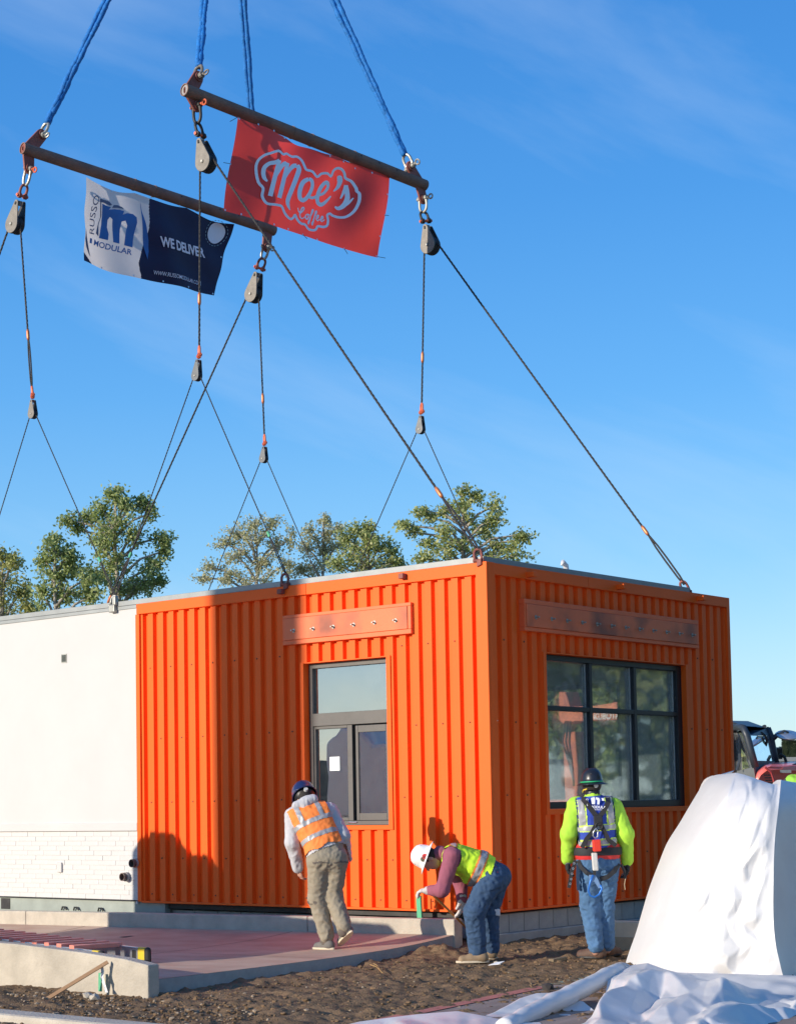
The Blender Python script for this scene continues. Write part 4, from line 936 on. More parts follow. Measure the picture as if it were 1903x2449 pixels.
tree('cottonwood_tree', 'loose open tree rising behind the orange roof corner', 62, cl((985, 1045, 18, 18), (1020, 1060, 18, 18), (990, 1075, 32, 24), (1050, 1080, 26, 22), (955, 1085, 24, 16), (905, 1090, 22, 10), (920, 1105, 24, 12), (1000, 1105, 44, 24), (1065, 1105, 22, 20), (860, 1120, 20, 10), (880, 1135, 26, 14), (950, 1125, 40, 20), (1035, 1130, 34, 22), (915, 1160, 34, 20), (985, 1155, 46, 26), (1060, 1160, 30, 18), (1110, 1140, 26, 12), (1125, 1150, 18, 10), (1090, 1170, 28, 14), (1105, 1185, 30, 12), (955, 1185, 50, 18), (900, 1190, 34, 14), (1040, 1185, 40, 18)), LEAF_M, 17, 990 * K, dens=.62)
# dark tree line seen through and in the end-wall window
def wtree(x, y, h, r, seed, label, mat, grp):
    rg = np.random.RandomState(seed); t = thing('cottonwood_tree', label, 'tree', (x, y, 0), grp)
    b = MB(); b.tube([(x, y, 0), (x + .2, y, h * .5), (x, y, h * .9)], [.3, .2, .04], 7); pts = []
    for k in range(26):
        q = rg.normal(size=3); q /= np.linalg.norm(q); f_ = rg.uniform(.3, 1); c = V(x, y, h * .56) + q * V(r, r, h * .42) * f_; b.tube([V(x, y, c[2] * .7), c], [.06, .015], 5)
        for j in range(150): pts.append(c + rg.normal(size=3) * r * .24)
    b.build('trunk', BARK, t); C_ = np.array(pts); N = len(C_); u = rg.normal(size=(N, 3)); u /= np.linalg.norm(u, axis=1)[:, None]; w = np.cross(u, rg.normal(size=(N, 3))); w /= np.linalg.norm(w, axis=1)[:, None]
    ls = .055 * r ** 1.25 * rg.uniform(.7, 1.3, N)[:, None]; vs = np.stack([C_ - u * ls, C_ + w * ls * .6, C_ + u * ls, C_ - w * ls * .6], 1).reshape(-1, 3)
    me = bpy.data.meshes.new('crown'); me.from_pydata(vs.tolist(), [], np.arange(4 * N).reshape(N, 4).tolist()); me.materials.append(mat); o_ = bpy.data.objects.new('crown', me); COL.objects.link(o_); adopt(o_, t); return t
rg = random.Random(8)
for i, (x_, y_) in enumerate([(16.5, 5), (18.5, 11), (18, 17.5), (20, 24), (19.5, 31), (21, 38), (26, 15)]): wtree(x_, y_, rg.uniform(11.5, 14), rg.uniform(3.6, 4.4), 60 + i, 'dark broad tree mirrored in the end window, %s in the row' % ['nearest', 'second', 'third', 'fourth', 'fifth', 'farthest', 'outermost'][i], LEAF_G, 'trees mirrored in the end window')
for i, (px_, w_) in enumerate([(1310, 'left'), (1390, 'middle'), (1470, 'right')]):
    q_ = onD(px_, 1800, 62); wtree(q_[0], q_[1], 8.0, 2.4, 80 + i, 'dense dark tree seen through the end window, %s of three' % w_, LEAF_G, 'trees seen through the building')
# far conifers at the right edge
def conifer(px, D, topy, seed, label):
    rg = np.random.RandomState(seed); base = onD(px, 1705 * K, D); base[2] = 0; top = onD(px, topy, D); h = top[2]
    t = thing('conifer_tree', label, 'tree', base, 'far conifers'); b = MB(); b.cyl(base, V(base[0], base[1], h), .25, 6, .03); b.build('trunk', BARK, t)
    N = 5200; z = rg.uniform(.05, 1, N) ** .9; a = rg.uniform(0, 2 * math.pi, N); rad = (1 - z) * h * .17 * (.75 + .35 * np.sin(z * 60)) * rg.uniform(.3, 1.05, N) ** .5
    C_ = np.stack([base[0] + rad * np.cos(a), base[1] + rad * np.sin(a), z * h - rad * .3], 1); u = np.stack([np.cos(a), np.sin(a), -.4 + 0 * a], 1); w = rg.normal(size=(N, 3)) * .3
    w = np.cross(u, V(0, 0, 1)) + w * .3; ls = .4
    vs = np.stack([C_ - u * ls, C_ + w * ls * .5, C_ + u * ls, C_ - w * ls * .5], 1).reshape(-1, 3)
    me = bpy.data.meshes.new('crown'); me.from_pydata(vs.tolist(), [], np.arange(4 * N).reshape(N, 4).tolist()); me.materials.append(leaf_mat('conifer_needles', (.05, .085, .05), (.09, .13, .075), (.16, .19, .11))); o_ = bpy.data.objects.new('crown', me); COL.objects.link(o_); adopt(o_, t)
conifer(1885, 130, 1762, 91, 'tall grey-green conifer far off at the right edge'); conifer(1876, 135, 1790, 92, 'smaller far conifer left of the tall one'); conifer(1905, 128, 1775, 93, 'far conifer cut by the right edge')
b = MB(); p = onD(1895, 1826, 90); 
t = thing('warehouse', 'low white far building strip at the right edge', 'building', (p[0], p[1], 0)); ax = RGT * 14; ay = FWD * 4; b.obox((p[0], p[1], p[2] * .5 - .35), (ax[0], ax[1], 0), (ay[0], ay[1], 0), (0, 0, p[2] * .5 + .35)); b.build('wall', M('far_white', (.75, .74, .72), .8), t)
b = MB(); b.obox((p[0], p[1], p[2] + .12), (ax[0] * 1.02, ax[1] * 1.02, 0), (ay[0] * 1.05, ay[1] * 1.05, 0), (0, 0, .10)); b.build('roof', GREYMET, t)

# ---------------------------------------------------------------- plastic sheeting, right foreground
def cnoise(p, s): return mnoise.noise(Vector((float(p[0]) * s, float(p[1]) * s, float(p[2]) * s)))
def crease(p, s, sharp=1.0):       # sharp-edged folds
    q = Vector((float(p[0]) * s, float(p[1]) * s, float(p[2]) * s)); d, _ = mnoise.voronoi(q); return (d[1] - d[0])
def facet_field(nu, nv, seed):          # planar facets meeting in sharp creases
    rg = np.random.RandomState(seed); Hh = rg.uniform(0, 1, (nv + 2, nu + 2)); jx = rg.uniform(-.33, .33, (nv + 2, nu + 2)); fl = rg.rand(nv + 2, nu + 2) < .5
    def f(u, v):
        x = u * nu + .32 * math.sin(v * nv * 1.7 + seed); y = v * nv + .32 * math.sin(u * nu * 1.3 + seed * 2); x = min(max(x, 0), nu - 1e-6); y = min(max(y, 0), nv - 1e-6)
        i, j = int(x), int(y); a, b_ = x - i, y - j; h00, h10, h01, h11 = Hh[j, i], Hh[j, i + 1], Hh[j + 1, i], Hh[j + 1, i + 1]
        if fl[j, i]: return h00 + (h10 - h00) * a + (h11 - h10) * b_ if a > b_ else h00 + (h11 - h01) * a + (h01 - h00) * b_
        return h00 + (h10 - h00) * a + (h01 - h00) * b_ if a + b_ < 1 else h11 + (h01 - h11) * (1 - a) + (h10 - h11) * (1 - b_)
    return f
C6 = lambda a, b_: (1480 + .28795 * a, 1820 + .28795 * b_)
tp_ = thing('tarpaulin', 'tall white plastic sheet draped over a heap at the right edge', 'tarpaulin', onZ(1650, 2330, .1), 'white plastic sheeting')
left = [(752, 138), (690, 205), (600, 350), (500, 520), (400, 680), (330, 850), (250, 1060), (190, 1260), (140, 1430), (90, 1570), (45, 1710), (20, 1800), (0, 1900), (-20, 2010), (-30, 2120)]
fold = [(1345, 160), (1335, 270), (1322, 400), (1298, 600), (1286, 800), (1281, 1000), (1279, 1200), (1284, 1360), (1300, 1520), (1330, 1660), (1370, 1810), (1430, 1900), (1500, 1980), (1580, 2080), (1650, 2200)]
def lerp_poly(pl_, t):
    x = t * (len(pl_) - 1); i = min(int(x), len(pl_) - 2); f_ = x - i; g_ = lambda k: np.array(pl_[min(max(k, 0), len(pl_) - 1)], float)
    p0, p1, p2, p3 = g_(i - 1), g_(i), g_(i + 1), g_(i + 2); return .5 * (2 * p1 + (p2 - p0) * f_ + (2 * p0 - 5 * p1 + 4 * p2 - p3) * f_ ** 2 + (3 * p1 - p0 - 3 * p2 + p3) * f_ ** 3)
NU, NV = 130, 150; ff = facet_field(7, 9, 21); ff2 = facet_field(15, 22, 33)
def ridge(u):    # top outline of the sheet
    return np.interp(u, [0, .08, .16, .28, .39, .5, .62, .72, .82, .9, .95, .98, 1.0], [140, 122, 114, 107, 102, 118, 142, 163, 184, 198, 190, 172, 158])
P = []
for j in range(NV + 1):
    v = j / NV; l_, f_ = lerp_poly(left, v), lerp_poly(fold, v); row = []
    for i in range(NU + 1):
        u = i / NU; q = l_ * (1 - u) + f_ * u
        if v < .25: q[1] += (ridge(u) - (138 * (1 - u) + 160 * u)) * (1 - v / .25) ** 1.3
        D = 17.0 * (1 - u) + 15.85 * u + .45 * (1 - v) ** 1.6 + .75 * (1 - v) ** 9 + .55 * (1 - u) ** 7 - .28 * math.sin(math.pi * u) * (1 - v * .4) - .55 * max(0, v - .8) * 2 - .018 * math.sin(u * 17 + v * 5) * (1 - v) ** .5 * u
        p = onD(*C6(q[0], q[1]), D)
        env = min(1, u * 8, (1 - u) * 8)
        pull = .030 * math.sin((u * 1.0 + v * .55) * 22) * math.exp(-((u - .35 - .25 * v) / .22) ** 2) * math.exp(-v * 2.0)
        dz_ = env * (.06 * cnoise(p, 1.4) + .016 * cnoise(p * V(1, 1, .35), 6) + .10 * (ff(u, v) - .5) + .05 * (ff2(u, v) - .5) + .022 * crease(p, 2.6) * (math.exp(-v * 5) + max(0, v - .6) * 2) + pull * 1.5) + (.07 * crease(p, 2.1) * env if v > .74 and u > .55 else 0) * min(1, (v - .74) * 6 if v > .74 else 0)
        row.append(p - FWD * dz_)
    P.append(row)
front = P
b = MB(); b.grid(P); b.build('front_drape', TARP, tp_, smooth=True)
# shaded right-hand side, going back from the fold
P = []
for j in range(NV + 1):
    row = []; v = j / NV; f_ = lerp_poly(fold, v)
    for i in range(41):
        u = i / 40; q = f_ + np.array([u * 700, 60 * u + 55 * u * (1 - v)]); D = 15.85 + .45 * (1 - v) ** 1.6 + .75 * (1 - v) ** 9 - .55 * max(0, v - .8) * 2 + 1.5 * u
        p = onD(*C6(q[0], q[1]), D); env = min(1, u * 6); row.append(p - FWD * env * (.06 * cnoise(p, 1.3) + .02 * crease(p, 2.2)))
    row[0] = front[j][-1]; P.append(row)
side = P
b = MB(); b.grid(P); b.build('side_drape', TARP, tp_, smooth=True)
# top and back so that the heap is closed
P = []
for k in range(10):
    f_ = k / 9; row = []
    for p in front[0]: row.append(p + FWD * 1.6 * f_ + V(0, 0, 1) * (-.9 * f_ ** 2))
    P.append(row)
for k in range(1, 6): P.append([q + FWD * .25 * k / 5 - V(0, 0, 1) * (q[2] + .0) * k / 5 for q in P[9]])
b = MB(); b.grid(P); b.build('back_drape', TARP, tp_, smooth=True)
P = [[r_[0] + FWD * 1.6 * k / 8 + (RGT * .55 * k / 8) for r_ in front] for k in range(9)]
b = MB(); b.grid(P); b.build('left_drape', TARP, tp_, smooth=True)

def sheet_patch(name, label, top, bot, Dt, Db, amp, cells, seed, nu=110, nv=70, zmin=.06):
    o_ = thing(name, label, 'tarpaulin', onD(*bot[len(bot) // 2], Db), 'white plastic sheeting'); P = []
    f1, f2 = facet_field(cells[0], cells[1], seed), facet_field(cells[0] * 2 + 1, cells[1] * 2 + 1, seed + 5)
    for j in range(nv + 1):
        v = j / nv; row = []
        for i in range(nu + 1):
            u = i / nu
            def at(pl2):
                x = u * (len(pl2) - 1); k = min(int(x), len(pl2) - 2); return np.array(pl2[k]) * (1 - (x - k)) + np.array(pl2[k + 1]) * (x - k)
            q = at(top) * (1 - v) + at(bot) * v; dt = at([(d, 0) for d in Dt])[0]; D = dt * (1 - v) + Db * v
            p = onD(q[0], q[1], D); env = min(1, v * 7)
            d = (amp * (f1(u, v) - .5) * 1.5 + amp * .45 * (f2(u, v) - .5) + .012 * cnoise(p, 4) + .004 * cnoise(p, 13)) * env
            p = p + V(0, 0, 1) * d * .75 + nrm(V(-.3, -.9, 0)) * d * .5
            if p[2] < zmin: p[2] = zmin + .01 * abs(cnoise(p, 9))
            row.append(p)
        P.append(row)
    for _ in range(2):          # slightly softened creases
        A_ = np.array(P); B2_ = A_.copy(); B2_[1:-1, 1:-1] = .4 * A_[1:-1, 1:-1] + .15 * (A_[:-2, 1:-1] + A_[2:, 1:-1] + A_[1:-1, :-2] + A_[1:-1, 2:]); P = [list(r_) for r_ in B2_]
    b = MB(); b.grid(P)
    P2 = [P[0], [p + FWD * .12 - V(0, 0, 1) * .12 for p in P[0]], [np.array([*(p + FWD * .2)[:2], .03]) for p in P[0]]]; b.grid(P2)
    b.build('sheet', TARP, o_, smooth=True); return o_
C7 = lambda a, b_: (860 + .6146 * a, 2250 + .6146 * b_)
c7 = lambda *pts: [C7(*p) for p in pts]
sheet_patch('plastic_sheet', 'crumpled white plastic sheet heaped at the foot of the tall drape', c7((1000, 118), (1030, 100), (1120, 88), (1180, 110), (1280, 136), (1380, 160), (1440, 155), (1520, 185), (1620, 212), (1720, 236), (1900, 250)),
            c7((760, 420), (900, 420), (1000, 420), (1100, 420), (1200, 420), (1300, 420), (1400, 420), (1500, 420), (1600, 420), (1700, 420), (1950, 420)), [15.3, 15.3, 15.2, 15.1, 14.9, 14.7, 14.6, 14.5, 14.4, 14.3, 14.2], 11.4, .17, (7, 4), 4, nu=190, nv=110)
sheet_patch('plastic_sheet', 'flat loose flap of white plastic lying on the asphalt', c7((495, 300), (560, 262), (620, 226), (690, 205), (760, 204), (815, 206)), c7((495, 302), (620, 330), (700, 335), (780, 330), (850, 320), (960, 300)), [13.9, 14.1, 14.3, 14.45, 14.5, 14.5], 13.75, .05, (5, 3), 8, nu=60, nv=30)
sheet_patch('plastic_sheet', 'low white plastic sheet spreading along the bottom edge', c7((-60, 330), (0, 316), (120, 300), (230, 287), (380, 275), (500, 297), (600, 320), (700, 322)), c7((-100, 430), (20, 430), (150, 430), (260, 430), (380, 430), (500, 430), (620, 430), (760, 430)), [13.4, 13.45, 13.5, 13.55, 13.6, 13.5, 13.4, 13.4], 12.1, .06, (6, 2), 15, nu=80, nv=36)
sheet_patch('plastic_sheet', 'flat white plastic sheet between the tall drape and the crumpled heap', [(1475, 2322), (1600, 2326), (1750, 2330), (1900, 2334), (2080, 2338)], [(1440, 2425), (1600, 2425), (1750, 2425), (1900, 2425), (2100, 2425)], [15.9, 15.7, 15.6, 15.5, 15.5], 13.6, .07, (6, 3), 27, nu=90, nv=40, zmin=.10)
# rolled edge of the sheet
t = thing('plastic_roll', 'long rolled-up edge of white plastic sheet pointing to the bottom', 'plastic sheet', C7(0, 0) and onD(*C7(800, 240), 14.2), 'white plastic sheeting')
path = []; rad = []
A = [(560, 345, 13.25), (640, 300, 13.55), (740, 250, 13.95), (840, 203, 14.35), (920, 160, 14.7), (985, 128, 15.05), (1030, 122, 15.3)]
for k in range(61):
    x = k / 60 * (len(A) - 1); i = min(int(x), len(A) - 2); f_ = x - i; q = np.array(A[i]) * (1 - f_) + np.array(A[i + 1]) * f_
    p = onD(*C7(q[0], q[1]), q[2]); path.append(p + V(0, 0, .01 * cnoise(p, 4))); rad.append(.074 * (1 + .16 * cnoise(p, 5) + .1 * cnoise(p, 12)))
b = MB(); b.tube(path, rad, 18); b.build('roll', TARP, t, smooth=True)
for f_ in (.93, .955, .975):
    i = int(f_ * 60); b = MB(); r2 = rad[i] * 1.06; d = nrm(path[i + 1] - path[i - 1]); b.lathe([(r2, -.008), (r2 * 1.03, 0), (r2, .008)], path[i], d, 18); b.build('wrap_fold', M('fold_grey', (.55, .53, .5), .6), t, smooth=True)

# ---------------------------------------------------------------- small things on the ground
def stake(px0, py0, px1, py1, D0, D1, w, th, mat, name, label, cat='stake'):
    b = MB(); b.bar(onD(px0, py0, D0), onD(px1, py1, D1), w, th, up=(.6, -.77, .1)); return tag(b.build(name, mat, bevel=.002), label, cat)
# green stake behind the kerb
b = MB(); b.obox((-.905, -.13, .43), (.032, 0, 0), (0, .012, 0), (-.012, 0, .235)); tag(b.build('survey_stake', GREENP, bevel=.003), 'green painted stake standing behind the kerb near the bent worker', 'stake')
# leaning lath with green stake and ribbon at the low wall
yw = -4.86
p0, p1 = onZ(330 * .33, 2100 + 885 * .33, .02), onY(782 * .33, 2100 + 610 * .33, yw + .02)
b = MB(); b.bar(p0, p1, .035, .012, up=(.3, -.9, .3)); tag(b.build('wooden_lath', WOOD, bevel=.002), 'bare wooden lath leaning on the low concrete wall', 'lath')
g0, g1 = onY(726 * .33, 2100 + 800 * .33, yw), onY(727 * .33, 2100 + 690 * .33, yw)
b = MB(); b.bar(g0 - V(0, 0, .03), g1, .035, .012, up=(.2, -.95, 0)); tag(b.build('survey_stake', GREENP, bevel=.002), 'short green stake in front of the low wall', 'stake')
b = MB(); rb_ = [(735, 630), (742, 680), (735, 720), (748, 760), (760, 800), (770, 832)]
P = [[onY((a + s_) * .33, 2100 + c * .33, yw - .02 + .012 * math.sin(k * 2.1 + s_)) for k, (a, c) in enumerate(rb_)] for s_ in (-9, 0, 12)]
b.grid(P); tag(b.build('ribbon', M('white_ribbon', (.75, .74, .72), .7, var=.06), smooth=True), 'white flagging ribbon hanging beside the leaning lath', 'ribbon')
# litter, wood scrap, straw
p = onZ(1185, 2316, .09); b = MB(); z = zdirt(p[0], p[1]) + .03; b.add([(p[0] - .05, p[1] - .05, z), (p[0] + .05, p[1] - .02, z + .01), (p[0] + .07, p[1] + .05, z + .035), (p[0] - .02, p[1] + .03, z + .02)], [(0, 1, 2, 3)])
b.v = [(x + RGT[0] * 0, y, zz) for (x, y, zz) in b.v]; b.prism([v for v in b.v[:4]], (0, 0, .004)); tag(b.build('paper_scrap', M('litter_white', (.8, .8, .8), .7, var=.1, vs=40), fix=True), 'small white paper scrap on the dirt between two workers', 'litter')
p = onZ(1333, 2303, .1); d = nrm(onZ(1362, 2297, .1) - onZ(1303, 2308, .1)); z = zdirt(p[0], p[1]) + .03
b = MB(); b.obox((p[0], p[1], z), d * .14, nrm(np.cross(d, V(0, 0, 1))) * .03, V(0, 0, .018)); tag(b.build('wood_scrap', M('muddy_wood', (.23, .17, .10), .9, 0, .3, 9), bevel=.006), 'muddy wood offcut lying beside the left boot of the lime-shirt worker', 'wood scrap')
p = onZ(1445, 2262, .12); b = MB(); b.bar((1.25, .22, .12), (1.24, .26, .42), .03, .015); tag(b.build('wooden_lath', M('pale_wood', (.55, .47, .36), .8), bevel=.002), 'short pale lath upright behind the legs of the lime-shirt worker', 'lath')
for k, (a, c) in enumerate([((885, 2308), (915, 2328)), ((893, 2305), (912, 2326))]):
    b = MB(); q0, q1 = onZ(*a, .13), onZ(*c, .09); b.tube([q0, (q0 + q1) / 2 + V(0, 0, .02), q1], .004, 5); tag(b.build('straw', M('straw', (.45, .27, .10), .8)), ('upper' if k == 0 else 'lower') + ' dry tan stem on the dirt by the slab edge', 'straw')

# ladder on the pad
lad = thing('ladder', 'aluminium ladder with orange rungs lying flat on the pad', 'ladder', (-3.2, -3.6, .2))
dl = nrm(V(-2.4, .65, 0)); nl = V(.65, 2.4, 0) / math.hypot(.65, 2.4)
o0 = V(-1.98, -3.86, zslab(-2, -3.8) + .085)
for k, off in enumerate((0, .5)):
    b = MB(); st = o0 + nl * off; b.bar(st, st + dl * 4.2, .035, .14); b.build('side_rail', ALU, lad, bevel=.004)
    b = MB(); b.bar(st - dl * .12, st + dl * .02, .05, .15); b.build('end_cap', YELLOW, lad, bevel=.012)
    b = MB(); b.bar(st - dl * .20, st - dl * .115, .055, .16); b.build('rubber_foot', RUBBER, lad, bevel=.03)
    b = MB(); b.bar(st + dl * .06, st + dl * .14, .05, .08); b.build('bracket', DARKST, lad, bevel=.006)
for k in range(13):
    c = o0 + dl * (.48 + k * .30) + V(0, 0, .075); b = MB(); b.bar(c - nl * .02, c + nl * .52, .11, .045); b.build('rung', REDORG, lad, bevel=.006)

# ---------------------------------------------------------------- telehandler behind, right
TH = lambda a, b_, D: onD(1700 + .11962 * a, 1700 + .11962 * b_, D)
te = thing('telehandler', 'black cabbed red telehandler parked behind the tarpaulin', 'telehandler', V(*TH(1100, 2100, 50)[:2], 0))
DK = M('cab_black', (.035, .045, .06), .45, .1, .15, 6); RD = M('tractor_red', (.88, .16, .12), .4, 0, .06, 3, coat=.3)
Dn, Dl, Dr = 50.0, 52.2, 51.7
cab = {'tl': TH(240, 330, Dl + .8), 'tm': TH(700, 330, Dn), 'tr': TH(1150, 380, Dr), 'mr': TH(1200, 520, Dr), 'bl': TH(330, 1300, Dl + .8), 'bm': TH(905, 1140, Dn), 'br': TH(1310, 1100, Dr), 'm2': TH(735, 480, Dn)}
b = MB()
b.tube([TH(380, 345, Dl), TH(560, 330, Dn + .8), TH(650, 350, Dn + .05), TH(720, 500, Dn), TH(800, 800, Dn), TH(890, 1130, Dn)], .10, 8); b.build('door_pillar', DK, te, smooth=True)
b = MB(); b.tube([TH(1130, 350, Dr), TH(1190, 500, Dr), TH(1250, 800, Dr), TH(1312, 1105, Dr)], .095, 8); b.build('rear_pillar', DK, te, smooth=True)
b = MB(); b.tube([TH(572, 460, Dn + .95), TH(572, 1000, Dn + .95), TH(520, 1190, Dn + .95)], .04, 6); b.build('door_bar', DK, te)
rf = [TH(390, 330, Dl), TH(640, 302, Dn + .1), TH(1010, 306, Dr), TH(1120, 345, Dr), TH(1190, 505, Dr), TH(780, 495, Dn), TH(700, 345, Dn)]
b = MB(); back = [p + FWD * 2.0 + V(0, 0, .1) for p in rf]; n = len(rf); b.add(rf + back, [tuple(range(n)), tuple(range(2 * n - 1, n - 1, -1))] + [(i, (i + 1) % n, (i + 1) % n + n, i + n) for i in range(n)]); b.build('roof', DK, te, fix=True)
g = MB(); g.add([TH(400, 450, Dl), TH(655, 440, Dn + .12), TH(840, 1120, Dn + .05), TH(430, 1240, Dl)], [(0, 1, 2, 3)]); g.build('side_glass', CABGLASS, te)
g = MB(); g.add([TH(790, 500, Dn + .02), TH(1180, 510, Dr), TH(1290, 1010, Dr), TH(900, 1000, Dn + .03)], [(0, 1, 2, 3)]); g.build('rear_glass', CABGLASS, te)
b = MB(); lo = [TH(430, 1240, Dl), TH(850, 1125, Dn), TH(890, 1000, Dn), TH(1300, 1010, Dr), TH(1330, 1330, Dr), TH(900, 1500, Dn), TH(430, 1600, Dl)]; n = len(lo)
bk = [p + FWD * 1.7 for p in lo]; b.add(lo + bk, [tuple(range(n)), tuple(range(2 * n - 1, n - 1, -1))] + [(i, (i + 1) % n, (i + 1) % n + n, i + n) for i in range(n)]); b.build('cab_body', M('cab_grey', (.16, .17, .17), .5, 0, .1, 5), te, fix=True)
b = MB(); se = TH(640, 900, Dn + 1.9); b.obox(se, RGT * .40, FWD * .15, UPV * .7); b.obox(se - UPV * .65, RGT * .45, FWD * .45, UPV * .16); b.build('seat', BLACKP, te, bevel=.06)
b = MB(); b.lathe([(.32, 0), (.38, .04), (.32, .08)], TH(870, 650, Dn + 1.1), FWD + UPV * .4, 20); b.build('steering_wheel', BLACKP, te)
b = MB(); b.tube([TH(1220, 560, Dr), TH(1330, 490, Dr), TH(1465, 405, Dr), TH(1550, 440, Dr)], [.095, .057, .034, .03], 8); b.tube([TH(980, 580, Dr - .4), TH(1180, 540, Dr)], [.02, .085], 6); mi = b.build('mirror_arm', DK, te, smooth=True)
b = MB(); b.lathe([(0, .06), (.31, .04), (.36, 0), (.31, -.04), (0, -.06)], TH(1528, 490, Dr), UPV + FWD * -.35, 22, sy=1.0); b.build('mirror', ALU, mi, fix=True, smooth=True)
hood = [(880, 1350), (935, 1250), (1010, 1180), (1090, 1130), (1200, 1112), (1440, 1105), (1640, 1085), (1900, 1090), (1980, 1200), (1980, 1560), (900, 1560)]
f0 = [TH(a, c, 49.0 + .9 * max(0, (a - 1240) / 700)) for a, c in hood]; n = len(f0); bk = [p + FWD * 2.3 + RGT * .45 for p in f0]
b = MB(); b.add(f0 + bk, [tuple(range(n)), tuple(range(2 * n - 1, n - 1, -1))] + [(i, (i + 1) % n, (i + 1) % n + n, i + n) for i in range(n)]); hd = b.build('hood', RD, te, bevel=.11)
for r_ in range(4):
    for k in range(2):
        b = MB(); c = TH(1092 + k * 72 + r_ * 12, 1290 + r_ * 53, 48.95); b.obox(c, RGT * .042, FWD * .02, UPV * .018); b.build('vent_slot', BLACKP, hd)
b = MB(); b.tube([TH(1080, 1135, 48.92), TH(1200, 1240, 48.9), TH(1235, 1340, 48.9), TH(1275, 1480, 48.9)], .033, 6); b.build('hood_seam', M('seam_red', (.3, .03, .03), .5), hd)
b = MB(); b.obox(TH(1490, 1215, 49.2), RGT * .15, FWD * .02, UPV * .04); b.build('data_plate', ALU, hd)
b = MB(); b.obox(TH(1330, 850, Dr + .6), RGT * .08, FWD * .3, UPV * .16); b.tube([TH(1370, 870, Dr), TH(1470, 930, Dr), TH(1510, 1060, Dr)], .05, 6); b.build('exhaust', DARKST, te, bevel=.02)
b = MB(); b.cyl(TH(1050, 320, Dr), TH(1075, 315, Dr - .2), .05, 8); b.tube([TH(1135 + 22 * math.cos(a), 355 + 22 * math.sin(a), Dr) for a in np.linspace(0, 6.28, 10, endpoint=False)], .02, 6, closed=True); b.build('roof_fitting', DK, te)
b = MB(); c = TH(1250, 1750, 50.8); b.obox((c[0], c[1], .85), RGT * 2.2 * V(1, 1, 0), FWD * .8 * V(1, 1, 0), (0, 0, .3)); b.build('chassis', DARKST, te, bevel=.05)
for (s_, d_) in ((-1.3, 0), (1.4, 0), (-1.3, 1.7), (1.4, 1.7)):
    c = TH(1250, 1750, 50.0) + RGT * s_ + FWD * d_; ax = nrm(FWD * V(1, 1, 0)); c[2] = .52
    b = MB(); b.lathe([(.25, -.17), (.48, -.2), (.55, -.12), (.55, .12), (.48, .2), (.25, .17)], c, ax, 24); wh = b.build('wheel', RUBBER, te, fix=True)
    b = MB(); b.lathe([(0, -.12), (.25, -.15), (.25, .15), (0, .12)], c, ax, 20); b.build('rim', RD, wh, fix=True)

# excavator seen through the windows
ex = thing('excavator', 'orange excavator behind the building, seen through its windows', 'excavator', (-17, 27, 0))
EXO = M('excavator_orange', (.90, .24, .13), .4, 0, .08, 4)
b = MB(); q = [onY(*p, 26) for p in [(1336, 1655), (1352, 1655), (1362, 1690), (1420, 1688), (1520, 1672), (1540, 1715), (1470, 1722), (1372, 1726), (1345, 1732), (1336, 1722)]]; b.prism(q, (.1, .5, 0)); b.build('dipper_arm', EXO, ex, fix=True, bevel=.02)
text_on(lambda a, c: onY(a, c, 25.96), 'KUBOTA', (1420, 1722), (62, -4), (0, -15), 0, 'lettering', PRINTW, ex, .03)
b = MB(); q = [onY(*p, 26.2) for p in [(1346, 1752), (1374, 1750), (1382, 1850), (1378, 1930), (1352, 1935), (1348, 1850)]]; b.prism(q, (.1, .5, 0)); b.build('boom', EXO, ex, fix=True, bevel=.02)
for k in range(3): b = MB(); b.tube([onY(1352 + 6 * k, 1725, 25.8), onY(1345 + 8 * k, 1775, 25.7), onY(1362 + 3 * k, 1830, 25.8), onY(1372, 1870 + 5 * k, 26)], .03, 6); b.build('hose', BLACKP, ex, smooth=True)
c = onY(1372, 1930, 27.5)
b = MB(); b.obox((c[0] - .6, 28.4, 1.2), (1.3, 0, 0), (0, 1.3, 0), (0, 0, .5)); b.build('body', EXO, ex, bevel=.1)
b = MB(); b.obox((c[0] - 1.1, 28.0, 2.2), (.6, 0, 0), (0, .7, 0), (0, 0, .65)); b.build('cab', DK, ex, bevel=.1)
for k in (-1, 1): b = MB(); b.obox((c[0] - .6 + k * 1.1, 28.4, .42), (.28, 0, 0), (0, 1.7, 0), (0, 0, .36)); b.build('track', RUBBER, ex, bevel=.15)

# ---------------------------------------------------------------- unseen things added for their shade and reflection
py = thing('shade_pylon', 'unseen tall slim panel added to throw the shade band on the orange wall', 'shade caster', (-11.2, -24, 0))  # added out of view to cast the upright shade band
tb = math.tan(SUN_B); yp = -24.0
b = MB(); b.box(-4.17 + yp * tb, -2.72 + yp * tb, yp - .2, yp + .2, .6, 11.2); b.build('shade_panel', M('shade_panel_grey', (.3, .3, .3), .5), py, bevel=.03)
b = MB(); b.box(-4.17 + yp * tb + .1, -2.72 + yp * tb - .1, yp - .15, yp + .15, -.1, .6); b.build('base', CONC, py)
tk = thing('shade_trailer', 'unseen loaded trailer added to shade the pad and lower wall', 'trailer', (-5.4, -6.2, 0))  # unseen caster, added for the low shade on pad, kerb and wall
b = MB(); b.box(-7.6, -2.75, -7.2, -5.3, 1.30, 1.46); b.build('deck', DARKST, tk, bevel=.02)
prf = [(-7.5, 1.46), (-7.5, 2.65), (-7.2, 2.9), (-6.75, 2.88), (-6.5, 2.6), (-6.15, 2.62), (-5.9, 2.1), (-5.6, 1.9), (-3.9, 1.8), (-2.85, 1.78), (-2.85, 1.46)]  # outline shaped for the humped shade on the wall
